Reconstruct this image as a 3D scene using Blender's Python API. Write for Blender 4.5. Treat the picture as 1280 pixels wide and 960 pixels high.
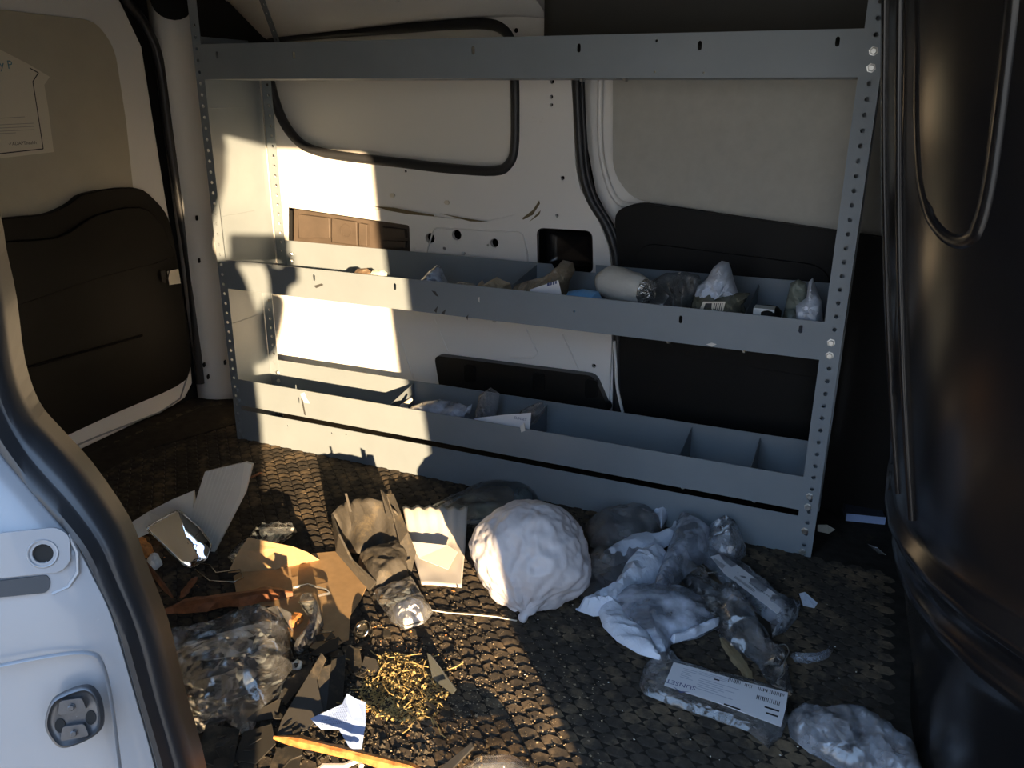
import bpy, bmesh, math, random
from mathutils import Vector, Matrix, noise
from mathutils.geometry import delaunay_2d_cdt

for o in list(bpy.data.objects): bpy.data.objects.remove(o)
SC = bpy.context.scene
COL = SC.collection
V = Vector

# ------------------------------------------------------------------ camera
F = 1026.28
CAM = V((1.5214, -1.5998, 0.8934))
CR = V((0.91518645, 0.40299506, 0.00536168)); CU = V((-0.13838572, 0.30171851, 0.94330024)); CF = V((-0.37852762, 0.86403757, -0.33189745))
cd = bpy.data.cameras.new('camera'); cam = bpy.data.objects.new('camera', cd); COL.objects.link(cam)
cd.sensor_width = 36.0; cd.lens = F / 1280 * 36.0; cd.clip_start = 0.004
m3 = Matrix((CR, CU, -CF)).transposed()
cam.matrix_world = Matrix.Translation(CAM) @ m3.to_4x4()
SC.camera = cam
SC.cycles.diffuse_bounces = 8; SC.cycles.max_bounces = 14; SC.cycles.transparent_max_bounces = 24

# ------------------------------------------------------------------ light
SUN = V((-0.64093, 0.74908, -0.16760))            # the way the light travels
sd = bpy.data.lights.new('sun', 'SUN'); so = bpy.data.objects.new('sun', sd); COL.objects.link(so)
so.rotation_euler = SUN.to_track_quat('-Z', 'Y').to_euler(); so.location = (6, -8, 3)
sd.energy = 11.3; sd.color = (1.0, 0.71, 0.41); sd.angle = math.radians(0.55)
w = bpy.data.worlds.new('sky'); SC.world = w; w.use_nodes = True
nt = w.node_tree; bg = nt.nodes['Background']
tcw = nt.nodes.new('ShaderNodeTexCoord'); sep = nt.nodes.new('ShaderNodeSeparateXYZ'); rmp = nt.nodes.new('ShaderNodeValToRGB')      # clear late-afternoon sky: pale horizon, blue above
rmp.color_ramp.elements[0].position = 0.0; rmp.color_ramp.elements[0].color = (.60, .54, .44, 1); rmp.color_ramp.elements[1].position = .32; rmp.color_ramp.elements[1].color = (.42, .64, 1.0, 1)
nt.links.new(tcw.outputs['Generated'], sep.inputs[0]); nt.links.new(sep.outputs[2], rmp.inputs[0]); nt.links.new(rmp.outputs[0], bg.inputs[0]); bg.inputs[1].default_value = 2.3
SC.view_settings.view_transform = 'Standard'; SC.view_settings.look = 'None'; SC.view_settings.gamma = 1.0
SC.view_settings.use_curve_mapping = False; SC.view_settings.exposure = 0.82

# ------------------------------------------------------------------ materials
MATS = {}
def mat(name, col, rough=0.5, metal=0.0, spec=0.5, noise_amt=0.0, noise_scale=20, bump=0.0, bump_scale=60, alpha=None, alpha_var=0.0,
        dirt=None, dirt_amt=0.0, dirt_scale=6, trans=0.0, coat=0.0, voro=False):
    if name in MATS: return MATS[name]
    m = bpy.data.materials.new(name); m.use_nodes = True; n = m.node_tree.nodes; l = m.node_tree.links
    b = n['Principled BSDF']
    b.inputs['Base Color'].default_value = (*col, 1); b.inputs['Roughness'].default_value = rough; b.inputs['Metallic'].default_value = metal
    b.inputs['Specular IOR Level'].default_value = spec; b.inputs['Coat Weight'].default_value = coat
    tc = n.new('ShaderNodeTexCoord')
    def nz(scale, detail=6, rough=0.6):
        t = n.new('ShaderNodeTexNoise'); t.inputs['Scale'].default_value = scale; t.inputs['Detail'].default_value = detail
        t.inputs['Roughness'].default_value = rough; l.new(tc.outputs['Object'], t.inputs['Vector']); return t
    last = None
    if noise_amt:
        t = nz(noise_scale); r = n.new('ShaderNodeValToRGB')
        r.color_ramp.elements[0].position = .3; r.color_ramp.elements[1].position = .7
        r.color_ramp.elements[0].color = (*[max(0, c * (1 - noise_amt)) for c in col], 1)
        r.color_ramp.elements[1].color = (*[min(1, c * (1 + noise_amt)) for c in col], 1)
        l.new(t.outputs[0], r.inputs[0]); last = r.outputs[0]
    if dirt:
        t = nz(dirt_scale, 10, .7); r = n.new('ShaderNodeValToRGB'); r.color_ramp.elements[0].position = 0.62 - dirt_amt * .25; r.color_ramp.elements[1].position = .78
        l.new(t.outputs[0], r.inputs[0]); mx = n.new('ShaderNodeMix'); mx.data_type = 'RGBA'
        l.new(r.outputs[0], mx.inputs[0]); mx.inputs[6].default_value = (*col, 1); mx.inputs[7].default_value = (*dirt, 1)
        if last: l.new(last, mx.inputs[6])
        last = mx.outputs[2]
    if last: l.new(last, b.inputs['Base Color'])
    if bump:
        if voro:
            t = n.new('ShaderNodeTexVoronoi'); t.feature = 'DISTANCE_TO_EDGE'; t.inputs['Scale'].default_value = bump_scale
            t2 = nz(bump_scale * .8, 3); ad = n.new('ShaderNodeVectorMath'); ad.operation = 'MULTIPLY_ADD'; ad.inputs[1].default_value = (.06,) * 3
            l.new(t2.outputs['Color'], ad.inputs[0]); l.new(tc.outputs['Object'], ad.inputs[2]); l.new(ad.outputs[0], t.inputs['Vector'])
        else: t = nz(bump_scale, 5)
        bp = n.new('ShaderNodeBump'); bp.inputs['Strength'].default_value = bump; bp.inputs['Distance'].default_value = 0.004
        l.new(t.outputs[0], bp.inputs['Height']); l.new(bp.outputs[0], b.inputs['Normal'])
    if alpha is not None:
        b.inputs['Alpha'].default_value = alpha
        if alpha_var:
            t = nz(24, 5); r = n.new('ShaderNodeMapRange'); r.inputs[1].default_value = .35; r.inputs[2].default_value = .7
            r.inputs[3].default_value = max(0.02, alpha - alpha_var); r.inputs[4].default_value = min(1, alpha + alpha_var)
            l.new(t.outputs[0], r.inputs[0]); l.new(r.outputs[0], b.inputs['Alpha'])
    if trans:
        tr = n.new('ShaderNodeBsdfTranslucent'); tr.inputs[0].default_value = (*col, 1); ms = n.new('ShaderNodeMixShader'); ms.inputs[0].default_value = trans
        out = n['Material Output']; l.new(b.outputs[0], ms.inputs[1]); l.new(tr.outputs[0], ms.inputs[2]); l.new(ms.outputs[0], out.inputs[0])
    MATS[name] = m; return m

WHITE = mat('white_paint', (.86, .85, .82), .28, coat=.3, dirt=(.45, .40, .32), dirt_amt=-.1, dirt_scale=5)
JAMB = mat('jamb_shaded_white', (.215, .225, .245), .3, coat=.3, dirt=(.5, .5, .5), dirt_amt=-.3, dirt_scale=9)  # white van paint, darkened to carry the shade on the jamb
BOARD = mat('grey_board', (.48, .47, .42), .75, noise_amt=.06, noise_scale=30)
CREAM = mat('cream_board', (.50, .46, .36), .6, noise_amt=.05, noise_scale=12)
GREY = mat('grey_steel_paint', (.215, .250, .278), .42, noise_amt=.05, noise_scale=9, dirt=(.07, .07, .07), dirt_amt=-.35, dirt_scale=22, bump=.05, bump_scale=180)
GREYD = mat('grey_steel_divider', (.19, .223, .25), .45, noise_amt=.05)
BLACK = mat('black_plastic', (.005, .0047, .0043), .55, spec=.22, bump=.12, bump_scale=500)
GLOSSB = mat('black_gloss_plastic', (.006, .006, .007), .22, spec=.42, bump=.02, bump_scale=30, dirt=(.03, .028, .024), dirt_amt=-.1, dirt_scale=14)
RUBBER = mat('black_rubber', (.022, .023, .026), .42)
HOLE = mat('dark_cavity', (.006, .006, .006), .9)  # near-black painted as the shade inside holes, gaps and the closed shell
VENT = mat('brown_vent_plastic', (.085, .064, .048), .6, noise_amt=.15)
MATF = mat('rubber_mat', (.032, .028, .023), .9, spec=.15, dirt=(.14, .10, .06), dirt_amt=.2, dirt_scale=9, noise_amt=.3, noise_scale=40)
TREAD = mat('rubber_mat_tread', (.048, .041, .033), .85, spec=.15, dirt=(.24, .175, .105), dirt_amt=.55, dirt_scale=13, noise_amt=.3, noise_scale=60)
CEIL = mat('roof_metal', (.045, .043, .036), .6, noise_amt=.1, noise_scale=5)
ZINC = mat('zinc_bolt', (.62, .62, .60), .32, .9)
STEEL = mat('striker_steel', (.10, .103, .112), .4, .8, bump=.1, bump_scale=90)
PAPER = mat('white_paper', (.78, .78, .80), .7)
PAPERC = mat('aged_paper', (.72, .67, .56), .65)
INK = mat('black_ink', (.02, .02, .022), .6)
INKF = mat('faint_ink', (.35, .33, .30), .7)
INKB = mat('blue_ink', (.06, .08, .2), .6)
INKT = mat('teal_ink', (.10, .25, .32), .6)
def film(name, tint, haze, rough=.12, scale=26, bump=.6, body=(.72, .73, .74)):
    """thin clear plastic: see-through, glossy at the creases, slightly hazy"""
    m = bpy.data.materials.new(name); m.use_nodes = True; n = m.node_tree.nodes; l = m.node_tree.links; n.remove(n['Principled BSDF'])
    tc = n.new('ShaderNodeTexCoord'); nz_ = n.new('ShaderNodeTexNoise'); nz_.inputs['Scale'].default_value = scale * .8; l.new(tc.outputs['Object'], nz_.inputs['Vector'])
    ad = n.new('ShaderNodeVectorMath'); ad.operation = 'MULTIPLY_ADD'; ad.inputs[1].default_value = (.05,) * 3; l.new(nz_.outputs['Color'], ad.inputs[0]); l.new(tc.outputs['Object'], ad.inputs[2])
    vo = n.new('ShaderNodeTexVoronoi'); vo.feature = 'DISTANCE_TO_EDGE'; vo.inputs['Scale'].default_value = scale; l.new(ad.outputs[0], vo.inputs['Vector'])
    bp = n.new('ShaderNodeBump'); bp.inputs['Strength'].default_value = bump; bp.inputs['Distance'].default_value = .005; l.new(vo.outputs[0], bp.inputs['Height'])
    tr = n.new('ShaderNodeBsdfTransparent'); tr.inputs[0].default_value = (*tint, 1)
    gl = n.new('ShaderNodeBsdfGlossy'); gl.inputs['Roughness'].default_value = rough; l.new(bp.outputs[0], gl.inputs['Normal'])
    df = n.new('ShaderNodeBsdfDiffuse'); df.inputs[0].default_value = (*body, 1); l.new(bp.outputs[0], df.inputs['Normal'])
    hz_n = n.new('ShaderNodeTexNoise'); hz_n.inputs['Scale'].default_value = scale; hz_n.inputs['Detail'].default_value = 6; l.new(tc.outputs['Object'], hz_n.inputs['Vector'])
    mr = n.new('ShaderNodeMapRange'); mr.inputs[1].default_value = .4; mr.inputs[2].default_value = .72; mr.inputs[3].default_value = haze * .4; mr.inputs[4].default_value = min(1, haze * 2.2); l.new(hz_n.outputs[0], mr.inputs[0])
    m1 = n.new('ShaderNodeMixShader'); l.new(mr.outputs[0], m1.inputs[0]); l.new(tr.outputs[0], m1.inputs[1]); l.new(df.outputs[0], m1.inputs[2])
    fr = n.new('ShaderNodeFresnel'); fr.inputs[0].default_value = 1.5; l.new(bp.outputs[0], fr.inputs[1])
    mu = n.new('ShaderNodeMath'); mu.operation = 'MULTIPLY_ADD'; mu.use_clamp = True; mu.inputs[1].default_value = 1.05; mu.inputs[2].default_value = .03; l.new(fr.outputs[0], mu.inputs[0])
    m2 = n.new('ShaderNodeMixShader'); l.new(mu.outputs[0], m2.inputs[0]); l.new(m1.outputs[0], m2.inputs[1]); l.new(gl.outputs[0], m2.inputs[2]); l.new(m2.outputs[0], n['Material Output'].inputs[0])
    MATS[name] = m; return m
CLEAR = film('clear_film', (.93, .93, .92), .10)
CLEARB = film('cloudy_film', (.90, .91, .92), .20, .16, 24, .6, (.66, .71, .80))
CLEART = film('thin_clear_film', (.96, .95, .93), .06, .10, 16, .8)
WBAG = mat('white_bag_film', (.74, .73, .76), .42, trans=.16, bump=.35, bump_scale=20, voro=True)
WPAP = mat('blue_white_pouch', (.62, .68, .78), .4, bump=.5, bump_scale=30, voro=True)
MILK = film('milky_pouch', (.86, .89, .94), .50, .2, 22, .5, (.64, .71, .84))
OLIVE = mat('olive_content', (.34, .31, .22), .6, noise_amt=.3, bump=.3)
PINKF = film('smoky_film', (.72, .68, .68), .17, .18, 20, .7)
FOIL = mat('crumpled_foil', (.55, .55, .53), .25, .85, bump=.8, bump_scale=60, voro=True)
TAN = mat('tan_wrapper', (.42, .34, .22), .4, bump=.5, bump_scale=40, voro=True, alpha=.9)
CARD = mat('cardboard', (.42, .27, .13), .8, noise_amt=.12, noise_scale=40, dirt=(.06, .04, .02), dirt_amt=-.45, dirt_scale=60)
WOODR = mat('red_brown_wood', (.20, .075, .028), .65, noise_amt=.4, noise_scale=60, bump=.3)
WOODO = mat('fresh_split_wood', (.46, .19, .05), .6, noise_amt=.5, noise_scale=90, bump=.4)
HOUS = mat('dusty_black_plastic', (.07, .062, .05), .7, dirt=(.22, .17, .10), dirt_amt=.35, dirt_scale=16, bump=.3, bump_scale=120)
SHARD = mat('shard_plastic', (.030, .028, .024), .45, dirt=(.16, .125, .08), dirt_amt=.35, dirt_scale=18)
CORR = mat('corrugated_plastic', (.60, .57, .50), .5, noise_amt=.04)
MIRR = mat('mirror_glass', (.80, .84, .88), .03, 1.0)
RIM = mat('chrome_rim', (.6, .56, .48), .2, 1.0)
GLASS = mat('grey_glass', (.055, .058, .052), .12, spec=.7, dirt=(.22, .19, .14), dirt_amt=-.1, dirt_scale=40)
BLUE = mat('blue_plastic', (.17, .42, .72), .35)
LBLUE = mat('pale_blue_fabric', (.21, .29, .50), .7)
YEL = mat('dry_moss', (.40, .29, .11), .8, noise_amt=.45, noise_scale=90)
GRAV = mat('dry_grit', (.27, .21, .13), .9, noise_amt=.4, noise_scale=120)
DIRT = mat('dark_grit', (.055, .045, .03), .9, noise_amt=.4, noise_scale=120)
STRING = mat('white_cord', (.7, .66, .58), .6)
WCAP = mat('white_plastic', (.78, .80, .78), .4)
TAPE = mat('yellow_foam', (.42, .30, .12), .7)
GROUND = mat('concrete', (.56, .49, .38), .95, noise_amt=.2, noise_scale=3)
SKIN = mat('skin', (.46, .29, .20), .55); CLOTH = mat('dark_jacket', (.05, .055, .07), .85); JEANS = mat('blue_jeans', (.06, .08, .14), .85); HAIR = mat('dark_hair', (.03, .022, .016), .6)
SCREEN = mat('phone_glass', (.01, .01, .012), .15)

# ------------------------------------------------------------------ helpers
def ray(x, y): return CF + CR * ((x - 640) / F) - CU * ((y - 480) / F)
def on(x, y, ax, v):
    d = ray(x, y); return CAM + d * ((v - CAM[ax]) / d[ax])

class Pl:                                   # a plane with axes U, V and normal N = U x V
    def __init__(s, o, U, Vv): s.o = V(o); s.U = V(U).normalized(); s.V = V(Vv); s.V = (s.V - s.U * s.V.dot(s.U)).normalized(); s.N = s.U.cross(s.V)
    def px(s, x, y):
        d = ray(x, y); t = (s.o - CAM).dot(s.N) / d.dot(s.N); q = CAM + d * t - s.o; return V((q.dot(s.U), q.dot(s.V)))
    def pxs(s, pts): return [s.px(*p) for p in pts]
    def p(s, u, v, w=0.0): return s.o + s.U * u + s.V * v + s.N * w
def PY(y): return Pl((0, y, 0), (1, 0, 0), (0, 0, 1))      # upright plane facing the door, normal -Y
def PZ(z): return Pl((0, 0, z), (1, 0, 0), (0, 1, 0))      # level plane, normal +Z
def PX(x): return Pl((x, 0, 0), (0, 1, 0), (0, 0, 1))      # upright plane facing the front of the van, normal +X

def mesh_obj(name, verts, faces, m, parent=None, smooth=False, bevel=0, bseg=2, solid=0, sharp=None, sub=0):
    me = bpy.data.meshes.new(name); me.from_pydata([tuple(v) for v in verts], [], faces); me.validate(); me.update()
    if m: me.materials.append(m)
    o = bpy.data.objects.new(name, me); COL.objects.link(o)
    if smooth or bevel or sub:
        me.polygons.foreach_set('use_smooth', [True] * len(me.polygons))
        me.set_sharp_from_angle(angle=math.radians(sharp or (35 if (bevel and not smooth) else 60)))
    if solid: md = o.modifiers.new('solid', 'SOLIDIFY'); md.thickness = solid; md.offset = 0
    if sub: md = o.modifiers.new('sub', 'SUBSURF'); md.levels = sub; md.render_levels = sub
    if bevel:
        md = o.modifiers.new('bevel', 'BEVEL'); md.width = bevel; md.segments = bseg; md.limit_method = 'ANGLE'; md.angle_limit = math.radians(50); md.harden_normals = True
    if parent: o.parent = parent
    return o
def tag(o, label=None, cat=None, group=None, kind=None):
    if label: o['label'] = label
    if cat: o['category'] = cat
    if group: o['group'] = group
    if kind: o['kind'] = kind
    return o
def struct(o, label=None): return tag(o, label, kind='structure')
def thing(name, label, cat, group=None, loc=(0, 0, 0)):
    o = bpy.data.objects.new(name, None); o.empty_display_size = .05; COL.objects.link(o); o.location = loc
    return tag(o, label, cat, group)
def adopt(t, *parts):                       # parent keeping world position; the empty sits at t.location
    for p in parts:
        p.parent = t; p.matrix_parent_inverse = Matrix.Translation(-t.location)

def circle(c, r, n=12, sx=1, sy=1): return [V((c[0] + r * sx * math.cos(2 * math.pi * k / n), c[1] + r * sy * math.sin(2 * math.pi * k / n))) for k in range(n)]
def slot(c, w, h, n=5):
    r = w / 2; q = []
    for k in range(n + 1): a = math.pi * k / n; q.append(V((c[0] + r * math.cos(a), c[1] + h / 2 - r + r * math.sin(a))))
    for k in range(n + 1): a = math.pi + math.pi * k / n; q.append(V((c[0] + r * math.cos(a), c[1] - h / 2 + r + r * math.sin(a))))
    return q
def rect(x0, x1, y0, y1): return [V((x0, y0)), V((x1, y0)), V((x1, y1)), V((x0, y1))]
def smooth_poly(P, n=5, closed=True):       # Catmull-Rom
    P = [V(p) for p in P]; L = len(P); out = []
    for i in range(L if closed else L - 1):
        g = lambda k: P[k % L] if closed else P[max(0, min(L - 1, k))]
        a, b, c, d = g(i - 1), g(i), g(i + 1), g(i + 2)
        for k in range(n):
            t = k / n; out.append(.5 * ((2 * b) + (c - a) * t + (2 * a - 5 * b + 4 * c - d) * t * t + (3 * b - a - 3 * c + d) * t ** 3))
    if not closed: out.append(P[-1])
    return out
def fillet(P, r, n=5):
    P = [V(p) for p in P]; out = []; L = len(P)
    for i in range(L):
        rr = r[i] if isinstance(r, (list, tuple)) else r
        a, b, c = P[i - 1], P[i], P[(i + 1) % L]; d1 = a - b; d2 = c - b
        q = min(rr, d1.length * .45, d2.length * .45)
        if q < 1e-5: out.append(b); continue
        s = b + d1.normalized() * q; e = b + d2.normalized() * q
        for k in range(n + 1): t = k / n; out.append(s * (1 - t) ** 2 + b * 2 * t * (1 - t) + e * t * t)
    return out
def area2(P): return sum(P[i - 1].x * P[i].y - P[i].x * P[i - 1].y for i in range(len(P)))
def inside(p, P):
    c = False; j = len(P) - 1
    for i in range(len(P)):
        a, b = P[i], P[j]
        if (a.y > p.y) != (b.y > p.y) and p.x < (b.x - a.x) * (p.y - a.y) / (b.y - a.y) + a.x: c = not c
        j = i
    return c
def tri2d(outline, holes=()):
    vs = []; es = []
    for L in [outline] + list(holes):
        s = len(vs); vs += [V((p[0], p[1])) for p in L]; es += [(s + k, s + (k + 1) % len(L)) for k in range(len(L))]
    r = delaunay_2d_cdt(vs, es, [], 0, 1e-7)
    ov, of = r[0], r[2]; keep = []
    for f in of:
        c = sum((ov[i] for i in f), V((0, 0))) / len(f)
        if inside(c, outline) and not any(inside(c, h) for h in holes): keep.append(tuple(f))
    return ov, keep
def plate(name, pl, outline, m, w0=0, w1=.002, holes=(), parent=None, bevel=0, bseg=2, smooth=False):
    outline = [V(p) for p in outline]
    if area2(outline) < 0: outline = outline[::-1]
    ov, fs = tri2d(outline, holes); n = len(ov); verts = [pl.p(v.x, v.y, w1) for v in ov] + [pl.p(v.x, v.y, w0) for v in ov]
    faces = []; ec = {}
    for f in fs:
        a = (ov[f[1]] - ov[f[0]]); b = (ov[f[2]] - ov[f[0]])
        if a.x * b.y - a.y * b.x < 0: f = f[::-1]
        faces.append(f); faces.append(tuple(i + n for i in f[::-1]))
        for k in range(len(f)): ec[(f[k], f[(k + 1) % len(f)])] = 1
    for (a, b) in ec:
        if (b, a) not in ec: faces.append((b, a, a + n, b + n))
    return mesh_obj(name, verts, faces, m, parent, bevel=bevel, bseg=bseg, smooth=smooth)
def box(name, x0, x1, y0, y1, z0, z1, m, parent=None, bevel=0):
    vs = [(x, y, z) for x in (x0, x1) for y in (y0, y1) for z in (z0, z1)]
    fs = [(0, 1, 3, 2), (4, 6, 7, 5), (0, 4, 5, 1), (2, 3, 7, 6), (0, 2, 6, 4), (1, 5, 7, 3)]
    return mesh_obj(name, vs, fs, m, parent, bevel=bevel)
def frames(P, closed=False):
    out = []; up = None
    for i in range(len(P)):
        t = ((P[(i + 1) % len(P)] - P[i - 1]) if closed else (P[min(i + 1, len(P) - 1)] - P[max(i - 1, 0)])).normalized()
        if up is None: up = V((0, 0, 1)) if abs(t.z) < .9 else V((1, 0, 0))
        s = t.cross(up).normalized(); up = s.cross(t).normalized(); out.append((s, up))
    return out
def tube_data(P, r, n=8, closed=False, squash=1.0):
    P = [V(p) for p in P]; fr = frames(P, closed); vs = []; fs = []
    for i, p in enumerate(P):
        rr = r[i] if isinstance(r, (list, tuple)) else r
        for k in range(n): a = 2 * math.pi * k / n; vs.append(p + fr[i][0] * math.cos(a) * rr + fr[i][1] * math.sin(a) * rr * squash)
    for i in range(len(P) if closed else len(P) - 1):
        j = (i + 1) % len(P)
        for k in range(n): fs.append((i * n + k, i * n + (k + 1) % n, j * n + (k + 1) % n, j * n + k))
    if not closed: fs.append(tuple(range(n))[::-1]); fs.append(tuple(range((len(P) - 1) * n, len(P) * n)))
    return vs, fs
def tube(name, P, r, m, parent=None, n=8, closed=False, squash=1.0):
    vs, fs = tube_data(P, r, n, closed, squash); return mesh_obj(name, vs, fs, m, parent, smooth=True)
def loft(name, rows, m, parent=None, closed_u=False, smooth=True, solid=0, bevel=0, sharp=None):
    n = len(rows[0]); vs = [p for r_ in rows for p in r_]; fs = []
    for i in range(len(rows) - 1):
        for k in range(n if closed_u else n - 1):
            fs.append((i * n + k, i * n + (k + 1) % n, (i + 1) * n + (k + 1) % n, (i + 1) * n + k))
    return mesh_obj(name, vs, fs, m, parent, smooth=smooth, solid=solid, bevel=bevel, sharp=sharp)
def folds(seed, n=6, freq=14):
    R = random.Random(seed); K = []
    for k in range(n):
        a = R.uniform(0, math.pi); f = freq * R.uniform(.5, 2.0); K.append((math.cos(a) * f, math.sin(a) * f, R.uniform(0, 6), R.uniform(.4, 1) / (f / freq) ** .7))
    S = sum(k[3] for k in K)
    def fn(p):
        q = noise.noise_vector(V((p.x * 9, p.y * 9, seed * 3.1))) * .035; t = 0
        for (a, b, c, w_) in K:
            s = (p.x + q.x) * a + (p.y + q.y) * b + c; s = s / math.pi; s -= math.floor(s); t += w_ * (abs(2 * s - 1) - .5) * 2
        return t / S
    return fn
def pillow(name, pl, outline, h, m, seed=1, cr=.3, res=None, parent=None, bottom=.12, freq=16, ruff=.25, lift=0, plump=.55, tilt=None):
    """inflated film pouch: outline in the plane, top raised by h, creased by cr*h"""
    P = [V(p) for p in outline]
    if area2(P) < 0: P = P[::-1]
    xs = [p.x for p in P]; ys = [p.y for p in P]; size = max(max(xs) - min(xs), max(ys) - min(ys)); res = res or size / 36
    B = []
    for i in range(len(P)):
        a, b = P[i], P[(i + 1) % len(P)]; k = max(1, int((b - a).length / res))
        B += [a.lerp(b, t / k) for t in range(k)]
    R = random.Random(seed); G = []
    def dist(p):
        d = 9
        for i in range(len(P)):
            a, b = P[i], P[(i + 1) % len(P)]; ab = b - a; t = max(0, min(1, (p - a).dot(ab) / max(ab.length_squared, 1e-12))); d = min(d, (a + ab * t - p).length)
        return d
    y = min(ys); odd = 0
    while y < max(ys):
        x = min(xs) + (res / 2 if odd else 0)
        while x < max(xs):
            q = V((x + R.uniform(-.2, .2) * res, y + R.uniform(-.2, .2) * res))
            if inside(q, P) and dist(q) > res * .45: G.append(q)
            x += res
        y += res * .87; odd ^= 1
    nb = len(B); r_ = delaunay_2d_cdt(B + G, [(i, (i + 1) % nb) for i in range(nb)], [], 0, 1e-8); ov = r_[0]
    D = [dist(p) for p in ov]; dm = max(D) * plump * 1.6 + 1e-6
    k1 = freq * .30 / max(size, .02); k2 = freq * .75 / max(size, .02); ca = math.cos(seed * 1.7); sa = math.sin(seed * 1.7)
    def vor(p, k, off):
        q = V(((p.x * ca + p.y * sa) * k, (-p.x * sa + p.y * ca) * k * .62, off)); q += noise.noise_vector(q * .8) * .35
        dd = noise.voronoi(q)[0]; return .42 - (dd[1] - dd[0]) * 1.1 + .25 * (dd[0] - .5)
    top = []; bot = []
    for p, d in zip(ov, D):
        s = min(1, d / dm); s = math.sqrt(max(0, 1 - (1 - s) ** 2)); c = vor(p, k1, seed * 2.3); c2 = vor(p, k2, seed * 5.1 + 9)
        e = lift + (tilt(p) if tilt else 0)
        jit = V((vor(p, k1, seed + 31.7), vor(p, k1, seed + 77.3))) * h * cr * .5 * s
        top.append(pl.p(p.x + jit.x, p.y + jit.y, e + h * max(.06 * s, s * (1 + cr * c * 1.5 + cr * .55 * c2)) + h * ruff * abs(c2) * (1 - s)))
        bot.append(pl.p(p.x, p.y, e + h * bottom * s * (1 + c) * .3))
    n = len(ov); vs = top + bot; fs = []; ec = {}
    for f in r_[2]:
        c = (ov[f[0]] + ov[f[1]] + ov[f[2]]) / 3
        if not inside(c, P): continue
        a = ov[f[1]] - ov[f[0]]; b = ov[f[2]] - ov[f[0]]
        if a.x * b.y - a.y * b.x < 0: f = f[::-1]
        fs.append(tuple(f)); fs.append(tuple(i + n for i in f[::-1]))
        for k in range(3): ec[(f[k], f[(k + 1) % 3])] = 1
    for (a, b) in ec:
        if (b, a) not in ec: fs.append((b, a, a + n, b + n))
    return mesh_obj(name, vs, fs, m, parent, smooth=True, sharp=28)
def polysheet(name, pts, m, th=.002, parent=None, faces=None, bevel=0):
    """flat or folded sheet through given 3-D points, with thickness"""
    return mesh_obj(name, pts, faces or [tuple(range(len(pts)))], m, parent, solid=th, bevel=bevel)
def text(name, s, pl, u, v, size, m, parent=None, ang=0, align='LEFT'):
    c = bpy.data.curves.new(name, 'FONT'); c.body = s; c.size = size; c.align_x = align; c.align_y = 'CENTER'; c.resolution_u = 2
    o = bpy.data.objects.new(name, c); COL.objects.link(o)
    bpy.context.view_layer.update(); dg = bpy.context.evaluated_depsgraph_get(); me = bpy.data.meshes.new_from_object(o.evaluated_get(dg)); bpy.data.objects.remove(o)
    me.materials.clear(); me.materials.append(m); ca, sa = math.cos(ang), math.sin(ang)
    for vt in me.vertices: x, y = vt.co.x, vt.co.y; vt.co = pl.p(u + x * ca - y * sa, v + x * sa + y * ca, .0004)
    ob = bpy.data.objects.new(name, me); COL.objects.link(ob)
    if parent: ob.parent = parent
    return ob
def strips(name, pl, quads, m, parent=None, w=.0004):
    vs = []; fs = []
    for q in quads:
        s = len(vs); vs += [pl.p(p[0], p[1], w) for p in q]; fs.append((s, s + 1, s + 2, s + 3))
    o = mesh_obj(name, vs, fs, m, parent)
    if len(quads) > 1: o['kind'] = 'stuff'
    return o
def hexbolt(name, c, nrm, r, m, parent=None):
    nrm = V(nrm).normalized(); s = nrm.orthogonal().normalized(); t = nrm.cross(s); vs = []; fs = []
    prof = [(1.25, 0), (1.25, .18), (.95, .2), (.95, .75), (.75, .9)]
    for (q, h) in prof:
        for k in range(6): a = math.pi / 3 * k; vs.append(V(c) + (s * math.cos(a) + t * math.sin(a)) * r * q + nrm * h * r)
    for i in range(len(prof) - 1):
        for k in range(6): fs.append((i * 6 + k, i * 6 + (k + 1) % 6, i * 6 + 6 + (k + 1) % 6, i * 6 + 6 + k))
    fs.append(tuple(range(24, 30))); return mesh_obj(name, vs, fs, m, parent)

# ================================================================== THE SETTING
g = plate('ground', PZ(-.6), rect(-40, 40, -60, 40), GROUND, -.05, 0); struct(g, 'sunlit pale concrete ground outside the van')
# ---- floor with its moulded rubber mat
fl = box('floor', -.36, 2.05, -1.16, .36, -.05, 0, MATF); struct(fl, 'dirty black rubber mat floor with raised scale pattern')
vs = []; fs = []; R = random.Random(4)
py_, px_ = .0185, .037
for j in range(int(1.32 / py_)):
    for i in range(int(1.95 / px_)):
        cx = -.27 + i * px_ + (px_ / 2 if j % 2 else 0); cy = -1.12 + j * py_
        if cx > 1.64 and cy > -.9: continue
        if cy > -.01 and cx > .0: continue
        s = len(vs); h = .0028 + R.uniform(-.0004, .0005)
        ring = [(-.5, 0), (-.25, .42), (.25, .42), (.5, 0), (.25, -.42), (-.25, -.42)]
        for (a, b) in ring: vs.append((cx + a * px_ * .96, cy + b * py_ * 1.9 * .62, .0))
        for (a, b) in ring: vs.append((cx + a * px_ * .84, cy + b * py_ * 1.9 * .50 + .0006, h * (.45 if b < 0 else (1.3 if b > 0 else .9))))
        for k in range(6): fs.append((s + k, s + 6 + k, s + 6 + (k + 1) % 6, s + (k + 1) % 6)[::-1])
        fs.append(tuple(s + 6 + k for k in range(6))[::-1])
tr = mesh_obj('mat_tread', vs, fs, TREAD, fl); tr['kind'] = 'stuff'
bm = bmesh.new(); bm.from_mesh(tr.data); bmesh.ops.recalc_face_normals(bm, faces=bm.faces); bm.to_mesh(tr.data); bm.free()
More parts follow.
